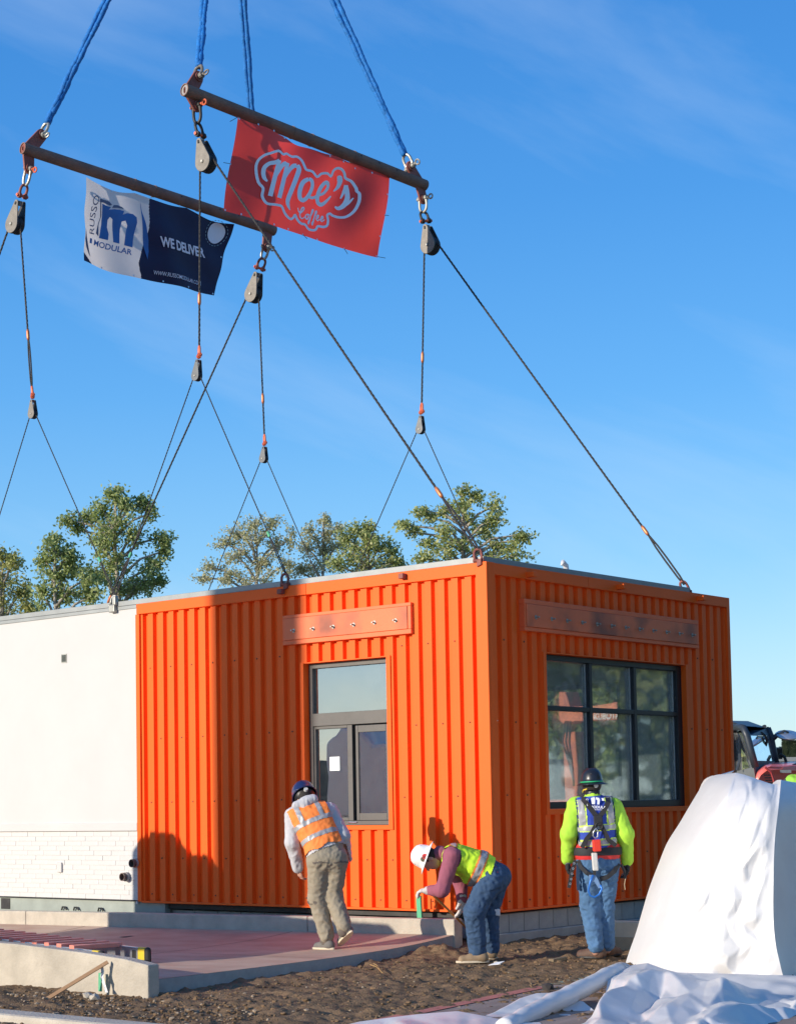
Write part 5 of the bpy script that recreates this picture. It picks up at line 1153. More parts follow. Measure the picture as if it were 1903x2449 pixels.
b = MB(); b.prism([(x, -6.9, z) for (x, z) in prf], (0, 1.4, 0)); b.build('shade_load', TARP, tk, fix=True, bevel=.06)
for x in (-7.1, -6.2):
    for y in (-7.1, -5.4): b = MB(); b.lathe([(0, -.11), (.22, -.11), (.44, -.09), (.44, .09), (.22, .11), (0, .11)], (x, y, .44), (0, 1, 0), 20); b.build('wheel', RUBBER, tk, fix=True)
b = MB(); b.box(-3.1, -3.0, -6.3, -6.2, 0, 1.3); b.build('landing_leg', DARKST, tk)
ct = thing('mirrored_container', 'unseen dark container added for the dark reflection in the front window', 'container', (-24, -26, 0))  # added out of view so the lower panes reflect something dark
b = MB(); c = V(-22, -24, 1.45); b.obox(c, nrm(V(.77, -.64, 0)) * 6, nrm(V(.64, .77, 0)) * 1.2, V(0, 0, 1.45)); b.build('box', M('mirrored_dark', (.06, .07, .075), .6, 0, .2, 2), ct, bevel=.04)
b = MB()
for k in range(-20, 21): b.obox(c + nrm(V(.77, -.64, 0)) * k * .29 + nrm(V(.64, .77, 0)) * 1.21, nrm(V(.77, -.64, 0)) * .07, nrm(V(.64, .77, 0)) * .02, V(0, 0, 1.3))
b.build('ribbing', M('mirrored_dark', (0, 0, 0)), ct)

# ---------------------------------------------------------------- people
class SDF:
    """union of round cones and ellipsoids with smooth joins, meshed by surface nets"""
    def __init__(s, h=.011): s.h = h; s.pr = []
    def cap(s, p, rp, q, rq, k=.03): s.pr.append(('c', np.asarray(p, float), rp, np.asarray(q, float), rq, k)); return s
    def ell(s, c, r, ax=None, k=.03): s.pr.append(('e', np.asarray(c, float), np.asarray(r, float), np.eye(3) if ax is None else np.array(ax), None, k)); return s
    def mesh(s):
        h = s.h; lo = np.full(3, 1e9); hi = -lo; bbs = []
        for p in s.pr:
            if p[0] == 'c': a = np.minimum(p[1] - p[2], p[3] - p[4]); b_ = np.maximum(p[1] + p[2], p[3] + p[4])
            else: m_ = max(p[2]); a = p[1] - m_; b_ = p[1] + m_
            mg = p[5] + 3 * h; bbs.append((a - mg, b_ + mg)); lo = np.minimum(lo, a - mg); hi = np.maximum(hi, b_ + mg)
        n = np.ceil((hi - lo) / h).astype(int) + 2; F = np.full(n, .5, np.float32)
        for p, (a, b_) in zip(s.pr, bbs):
            i0 = np.maximum(0, np.floor((a - lo) / h).astype(int)); i1 = np.minimum(n, np.ceil((b_ - lo) / h).astype(int) + 1)
            g = [lo[d] + h * np.arange(i0[d], i1[d]) for d in range(3)]; X, Y, Z = np.meshgrid(*g, indexing='ij'); Q = np.stack([X, Y, Z], -1)
            if p[0] == 'c':
                ab = p[3] - p[1]; L2 = ab @ ab + 1e-12; t_ = np.clip(((Q - p[1]) @ ab) / L2, 0, 1); d = np.linalg.norm(Q - p[1] - t_[..., None] * ab, axis=-1) - (p[2] + t_ * (p[4] - p[2]))
            else:
                q = (Q - p[1]) @ p[3].T; k0 = np.linalg.norm(q / p[2], axis=-1); k1 = np.linalg.norm(q / (p[2] ** 2), axis=-1) + 1e-9; d = k0 * (k0 - 1) / k1
            sl = tuple(slice(i0[d_], i1[d_]) for d_ in range(3)); A = F[sl]; k = p[5]
            hh = np.clip(.5 + .5 * (A - d) / k, 0, 1); F[sl] = A * (1 - hh) + d * hh - k * hh * (1 - hh)
        S = F < 0; c8 = [S[i:n[0] - 1 + i, j:n[1] - 1 + j, k:n[2] - 1 + k] for i in (0, 1) for j in (0, 1) for k in (0, 1)]
        cnt = sum(c.astype(np.int8) for c in c8); act = (cnt > 0) & (cnt < 8); idx = -np.ones(act.shape, int); ii = np.argwhere(act); idx[act] = np.arange(len(ii))
        acc = np.zeros((len(ii), 3)); w = np.zeros(len(ii))
        crn = [(i, j, k) for i in (0, 1) for j in (0, 1) for k in (0, 1)]
        for a in range(8):
            for b_ in range(a + 1, 8):
                df = np.abs(np.array(crn[a]) - np.array(crn[b_]))
                if df.sum() != 1: continue
                fa = F[tuple((ii + crn[a]).T)]; fb_ = F[tuple((ii + crn[b_]).T)]; m_ = (fa < 0) != (fb_ < 0)
                t_ = fa / (fa - fb_ + 1e-12); P_ = np.array(crn[a]) + t_[:, None] * (np.array(crn[b_]) - np.array(crn[a])); acc[m_] += P_[m_]; w[m_] += 1
        vs = lo + h * (ii + acc / w[:, None]); fs = []
        for d in range(3):
            e1, e2 = [(1, 2), (2, 0), (0, 1)][d]
            A = np.take(S, range(n[d] - 1), d); B_ = np.take(S, range(1, n[d]), d); ed = np.argwhere(A != B_)
            ed = ed[(ed[:, e1] > 0) & (ed[:, e2] > 0) & (ed[:, e1] < n[e1] - 1) & (ed[:, e2] < n[e2] - 1)]
            o1 = np.zeros(3, int); o1[e1] = 1; o2 = np.zeros(3, int); o2[e2] = 1
            q = np.stack([idx[tuple((ed - o1 - o2).T)], idx[tuple((ed - o2).T)], idx[tuple(ed.T)], idx[tuple((ed - o1).T)]], 1); fl = A[tuple(ed.T)]
            q[~fl] = q[~fl][:, ::-1]; fs.append(q)
        return vs, np.concatenate(fs)
def vnormals(vs, fs):
    fn = np.cross(vs[fs[:, 2]] - vs[fs[:, 0]], vs[fs[:, 3]] - vs[fs[:, 1]]); n_ = np.zeros_like(vs)
    for k in range(4): np.add.at(n_, fs[:, k], fn)
    return n_ / (np.linalg.norm(n_, axis=1)[:, None] + 1e-12)
def wrinkle(vs, n_, amp, sc, stretch=(1, 1, 1), seed=0):
    d = np.array([mnoise.noise(Vector((p[0] * sc * stretch[0] + seed, p[1] * sc * stretch[1], p[2] * sc * stretch[2]))) + .5 * mnoise.noise(Vector((p[0] * sc * 2.3 * stretch[0], p[1] * sc * 2.3 + seed, p[2] * sc * 2.3 * stretch[2]))) for p in vs])
    d = 1 - 2 * np.abs(d); return vs + n_ * (amp * d)[:, None]
def put(name, vs, fs, mat, parent, keep=None):
    if keep is not None:
        fs = fs[keep]; used = np.unique(fs); mp_ = -np.ones(len(vs), int); mp_[used] = np.arange(len(used)); vs = vs[used]; fs = mp_[fs]
    me = bpy.data.meshes.new(name); me.from_pydata(vs.tolist(), [], fs.tolist()); me.materials.append(mat); me.polygons.foreach_set('use_smooth', [True] * len(me.polygons))
    o_ = bpy.data.objects.new(name, me); COL.objects.link(o_); adopt(o_, parent); return o_
def garment(name, sd, mat, parent, amp=.006, sc=14, stretch=(1, 1, .6), seed=0, keepf=None):
    vs, fs = sd.mesh(); n_ = vnormals(vs, fs); vs = wrinkle(vs, n_, amp, sc, stretch, seed) if amp else vs
    keep = None
    if keepf is not None: c = vs[fs].mean(1); keep = keepf(c)
    return put(name, vs, fs, mat, parent, keep), vs, fs, n_
def overlay(name, vs, fs, n_, pred, off, mat, parent):
    c = vs[fs].mean(1); k = pred(c)
    if k.sum() < 2: return None
    return put(name, vs + n_ * off, fs, mat, parent, k)

def torso(sd, J, e, up=True, lo=True, k=.06):
    lat = nrm(J['shR'] - J['shL']); lat2 = nrm(J['hipR'] - J['hipL'])
    if up:
        sd.cap(J['shL'] + lat * .04, .075 + e, J['shR'] - lat * .04, .075 + e, k); sd.cap(J['chest'] - lat * .085, .112 + e, J['chest'] + lat * .085, .112 + e, k)
        mid = (J['chest'] + J['waist']) / 2; sd.cap(mid - lat * .075, .108 + e, mid + lat * .075, .108 + e, k)
        sd.cap(J['chest'], .10 + e, J['waist'], .10 + e, k)
    sd.cap(J['waist'] - lat2 * .075, .103 + e, J['waist'] + lat2 * .075, .103 + e, k)
    if lo: sd.cap(J['pelvis'] - lat2 * .08, .115 + e, J['pelvis'] + lat2 * .08, .115 + e, k); sd.cap(J['waist'], .1 + e, J['pelvis'], .1 + e, k)
    return sd
def arm(sd, J, s_, e, k=.03, r=(.064, .052, .036)): sd.cap(J['sh' + s_], r[0] + e, J['el' + s_], r[1] + e, k); sd.cap(J['el' + s_], r[1] + e, J['wr' + s_], r[2] + e, k); return sd
def leg(sd, J, s_, e, k=.04, r=(.092, .066, .046)): sd.cap(J['hip' + s_], r[0] + e, J['kn' + s_], r[1] + e, k); sd.cap(J['kn' + s_], r[1] + e, J['an' + s_], r[2] + e * 1.3, k); return sd
def hand(sd, wr, d, pn, thumb, curl=.5, sc=1.0, e=0.0, k=.008):
    """palm plus five separate fingers; d = pointing direction, pn = palm normal, thumb = side of the thumb"""
    d = nrm(d); pn = nrm(pn - d * np.dot(pn, d)); sdv = nrm(np.cross(d, pn)); sdv = sdv if np.dot(sdv, thumb) > 0 else -sdv
    for j in (-.028, -.009, .010, .028): sd.cap(wr + d * .01 * sc + sdv * j * .6 * sc, (.017 + e) * sc, wr + d * .085 * sc + sdv * j * sc, (.0125 + e) * sc, .012)
    for j, L in ((.030, .078), (.0105, .088), (-.0095, .082), (-.029, .064)):
        p = wr + d * .088 * sc + sdv * j * sc; a = 0
        for f_, r0, r1 in ((.45, .0098, .0092), (.32, .0092, .0085), (.23, .0085, .0072)):
            a += curl * .62; dd = d * math.cos(a) + pn * math.sin(a); q = p + dd * L * f_ * sc; sd.cap(p, (r0 + e) * sc, q, (r1 + e) * sc, k); p = q
    p = wr + d * .025 * sc + sdv * .030 * sc; dd = nrm(d * .75 + sdv * .6 + pn * .25); q = p + dd * .042 * sc; sd.cap(p, (.0125 + e) * sc, q, (.0108 + e) * sc, k)
    dd = nrm(d * .9 + sdv * .1 + pn * .45); sd.cap(q, (.0108 + e) * sc, q + dd * .034 * sc, (.0085 + e) * sc, k); return sd
def headsdf(sd, c, up, fwd, sc=1.0):
    up = nrm(up); fwd = nrm(fwd - up * np.dot(fwd, up)); lt = np.cross(up, fwd); ax = np.array([lt, fwd, up])
    sd.ell(c + up * .02, np.array([.074, .092, .105]) * sc, ax, .03); sd.ell(c - up * .05 + fwd * .025, np.array([.055, .062, .065]) * sc, ax, .04)
    sd.cap(c + fwd * .088 + up * .012, .010, c + fwd * .110 - up * .022, .014, .012)          # nose
    sd.cap(c + fwd * .082 - up * .052 - lt * .02, .008, c + fwd * .082 - up * .052 + lt * .02, .008, .012)   # mouth
    for s_ in (-1, 1):
        sd.ell(c + lt * s_ * .076 - fwd * .005 - up * .005, np.array([.012, .022, .034]), ax, .01)   # ears
        sd.ell(c + fwd * .078 + lt * s_ * .032 + up * .022, np.array([.016, .010, .009]), ax, .008)  # brow and eye
    return sd
def helmet(parent, c, up, fwd, mat, brim='full', band=None, sc=1.0, inner=None):
    up = nrm(up); fwd = nrm(fwd - up * np.dot(fwd, up)); lt = np.cross(up, fwd); b = MB(); n = 36
    if brim == 'full': prof = [(.0, .150), (.042, .146), (.074, .128), (.096, .092), (.106, .045), (.110, .004), (.132, -.006), (.157, -.016), (.158, -.020), (.128, -.011), (.106, -.004), (.102, .04), (.078, .11), (.0, .135)]
    else: prof = [(.0, .155), (.05, .150), (.09, .128), (.115, .09), (.124, .045), (.128, .0), (.135, -.004), (.137, -.009), (.122, -.008), (.118, .04), (.09, .11), (.0, .135)]
    RC = .110 if brim == 'full' else .128
    vs = []; fs = []
    for (r, h) in prof:
        for k in range(n):
            a = 2 * math.pi * k / n; f_, l_ = math.cos(a), math.sin(a); rr = r * sc
            if brim != 'full' and r > .13: rr *= 1 + .28 * max(0, f_) ** 2
            vs.append(c + up * h * sc + fwd * f_ * rr * 1.12 + lt * l_ * rr * .98)
    for i in range(len(prof) - 1):
        for k in range(n): fs.append((i * n + k, i * n + (k + 1) % n, (i + 1) * n + (k + 1) % n, (i + 1) * n + k))
    b.add(vs, fs); o_ = b.build('hard_hat', mat, parent, smooth=True)
    b = MB()      # crown ridges
    for l_ in (-.035, 0, .035):
        b.tube([c + (fwd * math.cos(a) * (RC - .012) * 1.1 + up * (math.sin(a) * (.118 if brim == 'full' else .128) + .026)) * sc + lt * l_ * (1 if a else 1) for a in np.linspace(.45, 2.69, 12)], .010 * sc, 6)
    b.build('crown_ridge', mat, o_, smooth=True)
    if band: b = MB(); b.tube([c + up * .012 * sc + (fwd * math.cos(a) * 1.12 + lt * math.sin(a) * .98) * (RC + .0005) * sc for a in np.linspace(0, 2 * math.pi, 36, endpoint=False)], .007, 6, closed=True); b.build('hat_band', band, o_, smooth=True)
    if inner:
        b = MB(); b.lathe([(.090, -.055), (RC - .014, -.02), (RC - .018, .02)], c, up, 24, sx=1.0, sy=1.0, xdir=fwd); io = b.build('suspension', inner, o_, smooth=True)
        b = MB(); b.cyl(c - fwd * (RC - .02) - up * .028, c - fwd * (RC + .008) - up * .028, .022, 12); b.build('ratchet_knob', M('light_plastic', (.55, .55, .53), .5), o_)
    return o_
def shoe(name, parent, heel, toe, mat, sole, h=.075, w=.048, ank=None, sole_th=.022):
    heel, toe = np.asarray(heel, float), np.asarray(toe, float); sd = SDF(.009); d = nrm(toe - heel); up = nrm(V(0, 0, 1) - d * d[2])
    sd.cap(heel + up * .045, w * .82, toe + up * .03 - d * .03, w * .88, .03); sd.cap(heel + up * .05, w * .8, (heel + toe) / 2 + up * .045, w * .9, .03)
    if ank is not None: sd.cap(heel + up * .06 + d * .02, w * .95, ank, w * 1.0, .03)
    vs, fs = sd.mesh(); base = heel - up * .004; hgt = (vs - base) @ up; vs = vs - np.outer(np.minimum(0, hgt - sole_th * .6), up); n_ = vnormals(vs, fs)
    o_ = put(name, vs, fs, mat, parent)
    lt = np.cross(up, d); L = np.linalg.norm(toe - heel); pts = []
    for a in np.linspace(0, 2 * math.pi, 24, endpoint=False):
        f_ = math.cos(a); pts.append(heel + d * (L * .5 + (L * .5 + .048) * f_) - d * .008 + lt * math.sin(a) * w * 1.0 * (1.0 + .1 * f_))
    b = MB(); b.prism(pts, up * sole_th); b.build('sole', sole, o_, fix=True, bevel=.004); return o_
def side_of(J):
    upv = nrm(J['neck'] - J['pelvis']); lat = nrm(J['shR'] - J['shL']); lat = nrm(lat - upv * np.dot(lat, upv)); return upv, lat, np.cross(upv, lat)   # up, right, forward

def mats_person():
    g = {}
    g['hoodie'] = M('grey_sweatshirt', (.50, .49, .50), .9, 0, .06, 12, bump=.15, bs=70)
    g['hivis_o'] = M('hi_vis_orange', (.95, .24, .045), .75, 0, .05, 8)
    g['hivis_y'] = M('hi_vis_lime', (.55, .82, .03), .75, 0, .06, 8)
    g['refl'] = M('reflective_tape', (.36, .36, .37), .45, .1, .08, 10)
    g['khaki'] = M('khaki_trousers', (.30, .255, .185), .9, 0, .05, 5, bump=.1, bs=60)
    g['khaki_d'] = M('khaki_patch', (.14, .115, .095), .9, 0, .1, 9)
    g['jean_d'] = M('dark_jeans', (.035, .075, .15), .9, 0, .25, 9, bump=.12, bs=80)
    g['jean_l'] = M('blue_jeans', (.07, .155, .29), .9, 0, .25, 7, bump=.12, bs=80)
    g['maroon'] = M('maroon_shirt', (.30, .085, .125), .9, 0, .08, 9)
    g['lime'] = M('lime_shirt', (.40, .70, .05), .85, 0, .06, 7)
    g['bluev'] = M('blue_vest', (.03, .07, .42), .8, 0, .1, 7)
    g['boot'] = M('brown_boot', (.11, .06, .04), .7, 0, .2, 14)
    g['tanboot'] = M('tan_boot', (.28, .19, .11), .75, 0, .15, 14)
    g['greyshoe'] = M('grey_shoe', (.16, .145, .13), .85, 0, .15, 14)
    g['sole_l'] = M('pale_sole', (.60, .50, .36), .7, 0, .1, 14)
    g['glove_w'] = M('white_glove', (.62, .56, .54), .9, 0, .12, 20)
    g['glove_b'] = M('black_glove', (.02, .02, .022), .8, 0, .2, 20)
    g['web'] = M('black_webbing', (.022, .022, .025), .75, 0, .15, 30)
    g['redpad'] = M('red_pad', (.62, .03, .03), .6, 0, .08, 12)
    return g
G = mats_person()
def head_hair(parent, c, up, fwd, mat):
    up = nrm(up); fwd = nrm(fwd - up * np.dot(fwd, up)); lt = np.cross(up, fwd); sd = SDF(.011); ax = np.array([lt, fwd, up])
    sd.ell(c + up * .025 - fwd * .018, (.084, .090, .112), ax, .02); return garment('hair', sd, mat, parent, .002, 40)[0]

# --- worker in the orange vest, seen from behind, stooping to the left
def person_orange():
    D0 = 18.9; Q = lambda a, b_, d=0.0: onD(660 + a * .2014, 1860 + b_ * .2014, D0 + d)
    J = dict(head=Q(345, 245, .30), neck=Q(345, 345, .22), shL=Q(195, 455, .18), shR=Q(645, 400, .22), chest=Q(430, 500, .16), waist=Q(575, 800, .06), pelvis=Q(610, 960, .0), hipL=Q(505, 1010, 0), hipR=Q(720, 1000, .02),
             elL=Q(195, 775, .12), wrL=Q(262, 1070, .20), elR=Q(795, 700, .12), wrR=Q(835, 960, .26), knL=Q(490, 1440, .07), knR=Q(680, 1400, .08), anL=Q(600, 1880, .03), anR=Q(805, 1770, -.05))
    zf = zslab(J['anL'][0], J['anL'][1])
    t = thing('person', 'worker in orange vest, grey hoodie and khaki trousers stooping on the pad', 'person', (J['anL'][0], J['anL'][1], zf))
    fwd = nrm(FWD * V(1, 1, 0) * .85 - RGT * .25); upv, lat, fw = side_of(J)
    bd = SDF(.0085); headsdf(bd, J['head'], nrm(J['head'] - J['neck'] + V(0, 0, .12)), fwd); bd.cap(J['neck'], .055, J['head'] - V(0, 0, .04), .055)
    torso(bd, J, -.02)
    for s_ in 'LR': arm(bd, J, s_, -.008); leg(bd, J, s_, -.012)
    dh = nrm(Q(300, 1215, .22) - J['wrL']); hand(bd, J['wrL'], dh, nrm(RGT * .8 + FWD * .5), FWD, .75, 1.05); hand(bd, J['wrR'], V(0, 0, -1) + fw * .3, -RGT, FWD, .5)
    for s_, hx in (('L', 0), ('R', 0)): bd.cap(J['an' + s_], .04, J['an' + s_] - V(0, 0, .06), .04)
    vs, fs = bd.mesh(); put('body', vs, fs, SKIN, t)
    sd = SDF(.0105); torso(sd, J, .019); [arm(sd, J, s_, .012, r=(.068, .060, .046)) for s_ in 'LR']; sd.cap(J['neck'], .075, J['neck'] + V(0, 0, .03), .07)
    garment('hoodie', sd, G['hoodie'], t, .007, 13, (1, 1, .8), 2, lambda c: (((c - J['pelvis']) @ upv) > .075) | (np.abs((c - J['pelvis']) @ lat) > .24))
    sd = SDF(.011); hb = J['neck'] - fw * .07 + V(0, 0, .02); sd.cap(hb - lat * .10, .045, hb + lat * .09, .05, .04); sd.cap(hb - lat * .02 - upv * .05, .05, hb + lat * .02, .05, .04); garment('hood', sd, G['hoodie'], t, .006, 20, seed=4)
    # vest
    sd = SDF(.0105); torso(sd, J, .034); L = np.linalg.norm(J['neck'] - J['pelvis'])
    def tv(c): r = c - J['pelvis']; return (r @ upv) / L, r @ lat, r @ fw
    ce = (J['neck'] - J['pelvis'])
    def keep(c):
        h, s_, f_ = tv(c); cen = 0; return (h > .16 + .22 * (s_ + .0) * -1.0 * 0 + .02 * np.sin(s_ * 30)) & (h < 1.0) & (np.abs(s_ - 0) < .205)
    o_, vs, fs, n_ = garment('hi_vis_vest', sd, G['hivis_o'], t, .008, 11, (1, 1, .7), 7, keep)
    def band(h0, h1, s0=-.21, s1=.21): return lambda c: (lambda q: (q[0] > h0) & (q[0] < h1) & (q[1] > s0) & (q[1] < s1) & (q[2] < .2))(tv(c))
    overlay('reflective_strip', vs, fs, n_, band(.335, .415), .004, G['refl'], t); overlay('reflective_strip', vs, fs, n_, band(.60, .68), .004, G['refl'], t)
    for s0 in (-.135, .085): overlay('reflective_strip', vs, fs, n_, lambda c, s0=s0: (lambda q: (q[0] > .68) & (q[0] < 1.0) & (q[1] > s0) & (q[1] < s0 + .05))(tv(c)), .004, G['refl'], t)
    # trousers
    sd = SDF(.0105); torso(sd, J, .012, up=False); [leg(sd, J, s_, .014, r=(.098, .076, .058)) for s_ in 'LR']
    o_, vs, fs, n_ = garment('trousers', sd, G['khaki'], t, .009, 11, (1, 1, 1.0), 12, lambda c: ((c - J['waist']) @ nrm(J['waist'] - J['pelvis'])) < .03)
    for s_ in 'LR': overlay('knee_patch', vs, fs, n_, lambda c, s_=s_: (np.linalg.norm(c - J['kn' + s_] + V(0, 0, .03), axis=1) < .1) & (np.abs(c[:, 2] - J['kn' + s_][2] + .02) < .035), .003, G['khaki_d'], t)
    for s_ in 'LR': overlay('pocket_seam', vs, fs, n_, lambda c, s_=s_: (np.abs((c - J['pelvis']) @ V(0, 0, 1) + .035 + .10 * np.abs((c - J['pelvis']) @ lat - (-.1 if s_ == 'L' else .1))) < .009) & (((c - J['pelvis']) @ FWD) < -.04) & (np.abs((c - J['pelvis']) @ lat - (-.1 if s_ == 'L' else .1)) < .07), .003, G['khaki_d'], t)
    overlay('red_label', vs, fs, n_, lambda c: (np.linalg.norm(c - Q(548, 1080, -.16), axis=1) < .045) & (np.abs((c - Q(548, 1080, -.12)) @ RGT) < .018) & (np.abs((c - Q(548, 1080, -.12)) @ UPV) < .022), .004, G['redpad'], t)
    hl = Q(672, 2010, -.02); tl = Q(470, 2035, .12); hl[2] = zf; tl[2] = zslab(tl[0], tl[1]); d = nrm(tl - hl)
    shoe('shoe', t, hl + d * .03, hl + d * .235, G['greyshoe'], G['sole_l'], ank=J['anL'] - V(0, 0, .03))
    tr = Q(735, 1985, .10); tr[2] = zslab(tr[0], tr[1]) + .005; hr = Q(880, 1865, -.09); shoe('shoe', t, hr, hr + nrm(tr - hr) * .22, G['greyshoe'], G['sole_l'], ank=J['anR'] + V(0, 0, -.02))
    for s_ in 'LR': sd = SDF(.011); sd.cap(J['an' + s_] + V(0, 0, .0), .062, J['an' + s_] - V(0, 0, .045) + (fwd * .01), .066, .02); garment('trouser_cuff', sd, G['khaki_d'], t, .006, 22)
    hu = nrm(V(0, 0, 1) * .8 + fwd * .75 - RGT * .12); hc = J['head'] + V(0, 0, .025) + fwd * .03
    head_hair(t, J['head'], hu, fwd, M('dark_hair', (.02, .015, .012), .8)); helmet(t, hc, hu, fwd - hu * .2, M('blue_hat', (.012, .018, .075), .35, 0, .08, 6, coat=.3), 'cap', inner=BLACKP, sc=1.03)
    return t
person_orange()

# --- worker bent over at the kerb end, side view facing left
def person_bent():
    D0 = 18.05; Q = lambda a, b_, d=0.0: onD(960 + a * .17678, 1960 + b_ * .17678, D0 + d)
    J = dict(head=Q(385, 535, .05), neck=Q(520, 470, .05), shL=Q(690, 490, -.14), shR=Q(660, 520, .24), chest=Q(760, 545, .05), waist=Q(1080, 640, .05), pelvis=Q(1250, 780, .05), hipL=Q(1190, 840, -.05), hipR=Q(1260, 830, .16),
             elL=Q(545, 960, -.18), wrL=Q(395, 965, -.02), elR=Q(800, 870, .28), wrR=Q(815, 1090, .20), knL=Q(985, 1250, -.12), knR=Q(1175, 1260, .18), anL=Q(1030, 1810, -.06), anR=Q(1205, 1740, .22))
    zf = float(J['anL'][2] - .11)
    t = thing('person', 'worker in white hard hat and lime vest bending over the kerb end', 'person', (J['anL'][0], J['anL'][1], zf))
    fwd = nrm(-RGT * V(1, 1, 0)); hup = nrm(-RGT * .95 + V(0, 0, 1) * .33 + FWD * .05); hf = nrm(-V(0, 0, 1) + hup * .1 - RGT * .35)
    upv, lat, fw = side_of(J)
    bd = SDF(.0085); headsdf(bd, J['head'], hup, hf); bd.cap(J['neck'], .056, J['head'] - hup * .03, .056); torso(bd, J, -.02)
    for s_ in 'LR': arm(bd, J, s_, -.008); leg(bd, J, s_, -.012); bd.cap(J['an' + s_], .04, J['an' + s_] - V(0, 0, .06), .04)
    dL = nrm(Q(300, 965, .0) - J['wrL']); dR = nrm(Q(795, 1290, .18) - J['wrR'])
    hand(bd, J['wrL'], dL, V(0, 0, -1), FWD, .8, .95); hand(bd, J['wrR'], dR, -RGT, -RGT, .5, .95)
    vs, fs = bd.mesh(); put('body', vs, fs, SKIN, t)
    gl = SDF(.006); hand(gl, J['wrL'], dL, V(0, 0, -1) + RGT * .4, FWD, .95, 1.08, .0035); gl.cap(J['wrL'] - dL * .03, .045, J['wrL'] + dL * .03, .042, .02); garment('glove', gl, G['glove_w'], t, .001, 50)
    gl = SDF(.006); hand(gl, J['wrR'], dR, -RGT + FWD * .3, -RGT, .45, 1.08, .0035); gl.cap(J['wrR'] - dR * .03, .046, J['wrR'] + dR * .03, .042, .02); garment('glove', gl, G['glove_w'], t, .001, 50)
    sd = SDF(.0105); torso(sd, J, .008); [arm(sd, J, s_, .008, r=(.074, .060, .042)) for s_ in 'LR']; sd.cap(J['neck'], .078, J['neck'] + (J['head'] - J['neck']) * .2, .07)
    garment('shirt', sd, G['maroon'], t, .005, 12, seed=21)
    L = np.linalg.norm(J['neck'] - J['pelvis'])
    def tv(c): r = c - J['pelvis']; return (r @ upv) / L, r @ lat, r @ fw
    sd = SDF(.0105); torso(sd, J, .024); belly = (J['chest'] + J['waist']) / 2 - V(0, 0, .13); sd.cap(belly - lat * .06, .05, belly + lat * .06, .05, .07); hang = Q(880, 830, .0); sd.cap(belly, .045, hang, .03, .06); sd.cap(J['waist'] - V(0, 0, .1), .07, hang + RGT * .06, .035, .06)
    def keep(c):
        h, s_, f_ = tv(c); arml = np.linalg.norm(c - J['shL'] - V(0, 0, -.02) + RGT * .02, axis=1) > .115; armr = np.linalg.norm(c - J['shR'], axis=1) > .11
        return (h < .98) & (h > .10) & arml & armr
    o_, vs, fs, n_ = garment('hi_vis_vest', sd, G['hivis_y'], t, .009, 11, (1, 1, .8), 31, keep)
    kp = keep(vs[fs].mean(1)); fs = fs[kp]
    OT = G['hivis_o']
    overlay('orange_trim', vs, fs, n_, lambda c: (lambda q: (q[0] > .235) & (q[0] < .395))(tv(c)), .003, OT, t); overlay('reflective_strip', vs, fs, n_, lambda c: (lambda q: (q[0] > .265) & (q[0] < .365))(tv(c)), .006, G['refl'], t)
    overlay('orange_trim', vs, fs, n_, lambda c: (lambda q: (q[0] > .80) & (q[0] < .93) & (q[2] < .03))(tv(c)), .003, OT, t); overlay('reflective_strip', vs, fs, n_, lambda c: (lambda q: (q[0] > .825) & (q[0] < .905) & (q[2] < .03))(tv(c)), .006, G['refl'], t)
    sd = SDF(.0105); torso(sd, J, .012, up=False); [leg(sd, J, s_, .012, r=(.115, .082, .066)) for s_ in 'LR']; sd.cap(J['pelvis'] + RGT * .05, .11, J['hipL'], .11, .05)
    garment('jeans', sd, G['jean_d'], t, .012, 13, (1, 1, 1.1), 44, lambda c: ((c - J['waist']) @ nrm(J['waist'] - J['pelvis'])) < -.05)
    for s_, (hx, hy, tx, ty, dd) in (('L', (1110, 1925, 770, 1945, -.1)), ('R', (1230, 1850, 1110, 1862, .2))):
        h_, t_ = Q(hx, hy, dd), Q(tx, ty, dd); h_[2] = t_[2] = zdirt(h_[0], h_[1]) + .012; d = nrm(t_ - h_); shoe('boot', t, h_, h_ + d * .235, G['tanboot'], G['sole_l'], w=.052, ank=J['an' + s_] - V(0, 0, .02))
    hc = J['head'] + hup * .045; head_hair(t, J['head'], hup, hf, M('dark_hair', (.02, .015, .012), .8))
    hh = helmet(t, hc, hup, hf, M('white_hat', (.80, .79, .76), .35, 0, .03, 6, coat=.2), 'full', sc=.98)
    for k, (a, c, r, m_) in enumerate([(275, 555, .026, M('sticker_dark', (.10, .08, .05), .6, var=.5, vs=60)), (310, 500, .028, G['redpad']), (300, 470, .014, BLACKP)]):
        p = Q(a, c, -.118); n2 = nrm(p - hc); b = MB(); b.lathe([(0, .004), (r, .004), (r, 0)], hc + n2 * .115, n2, 12); b.build('sticker', m_, hh)
    # white tag at the back of the knee
    b = MB(); b.obox(Q(1275, 1255, .1), RGT * .042 - UPV * .006, FWD * .012, UPV * .035); b.build('white_tag', M('tag_white', (.75, .75, .78), .5, var=.05), t, bevel=.008)
    return J, Q, t
JB, QB, _t = person_bent()
t = thing('pry_bar', 'orange-brown pry bar held by the bent worker against the kerb', 'pry bar', QB(720, 1310, .25))
b = MB(); b.tube([QB(300, 930, -.02), QB(430, 1035, .04), QB(720, 1310, .26), QB(905, 1500, .42)], [.012, .014, .014, .012], 8); b.build('bar', M('bar_orange', (.50, .20, .05), .5, .1, .2, 14), t, smooth=True)

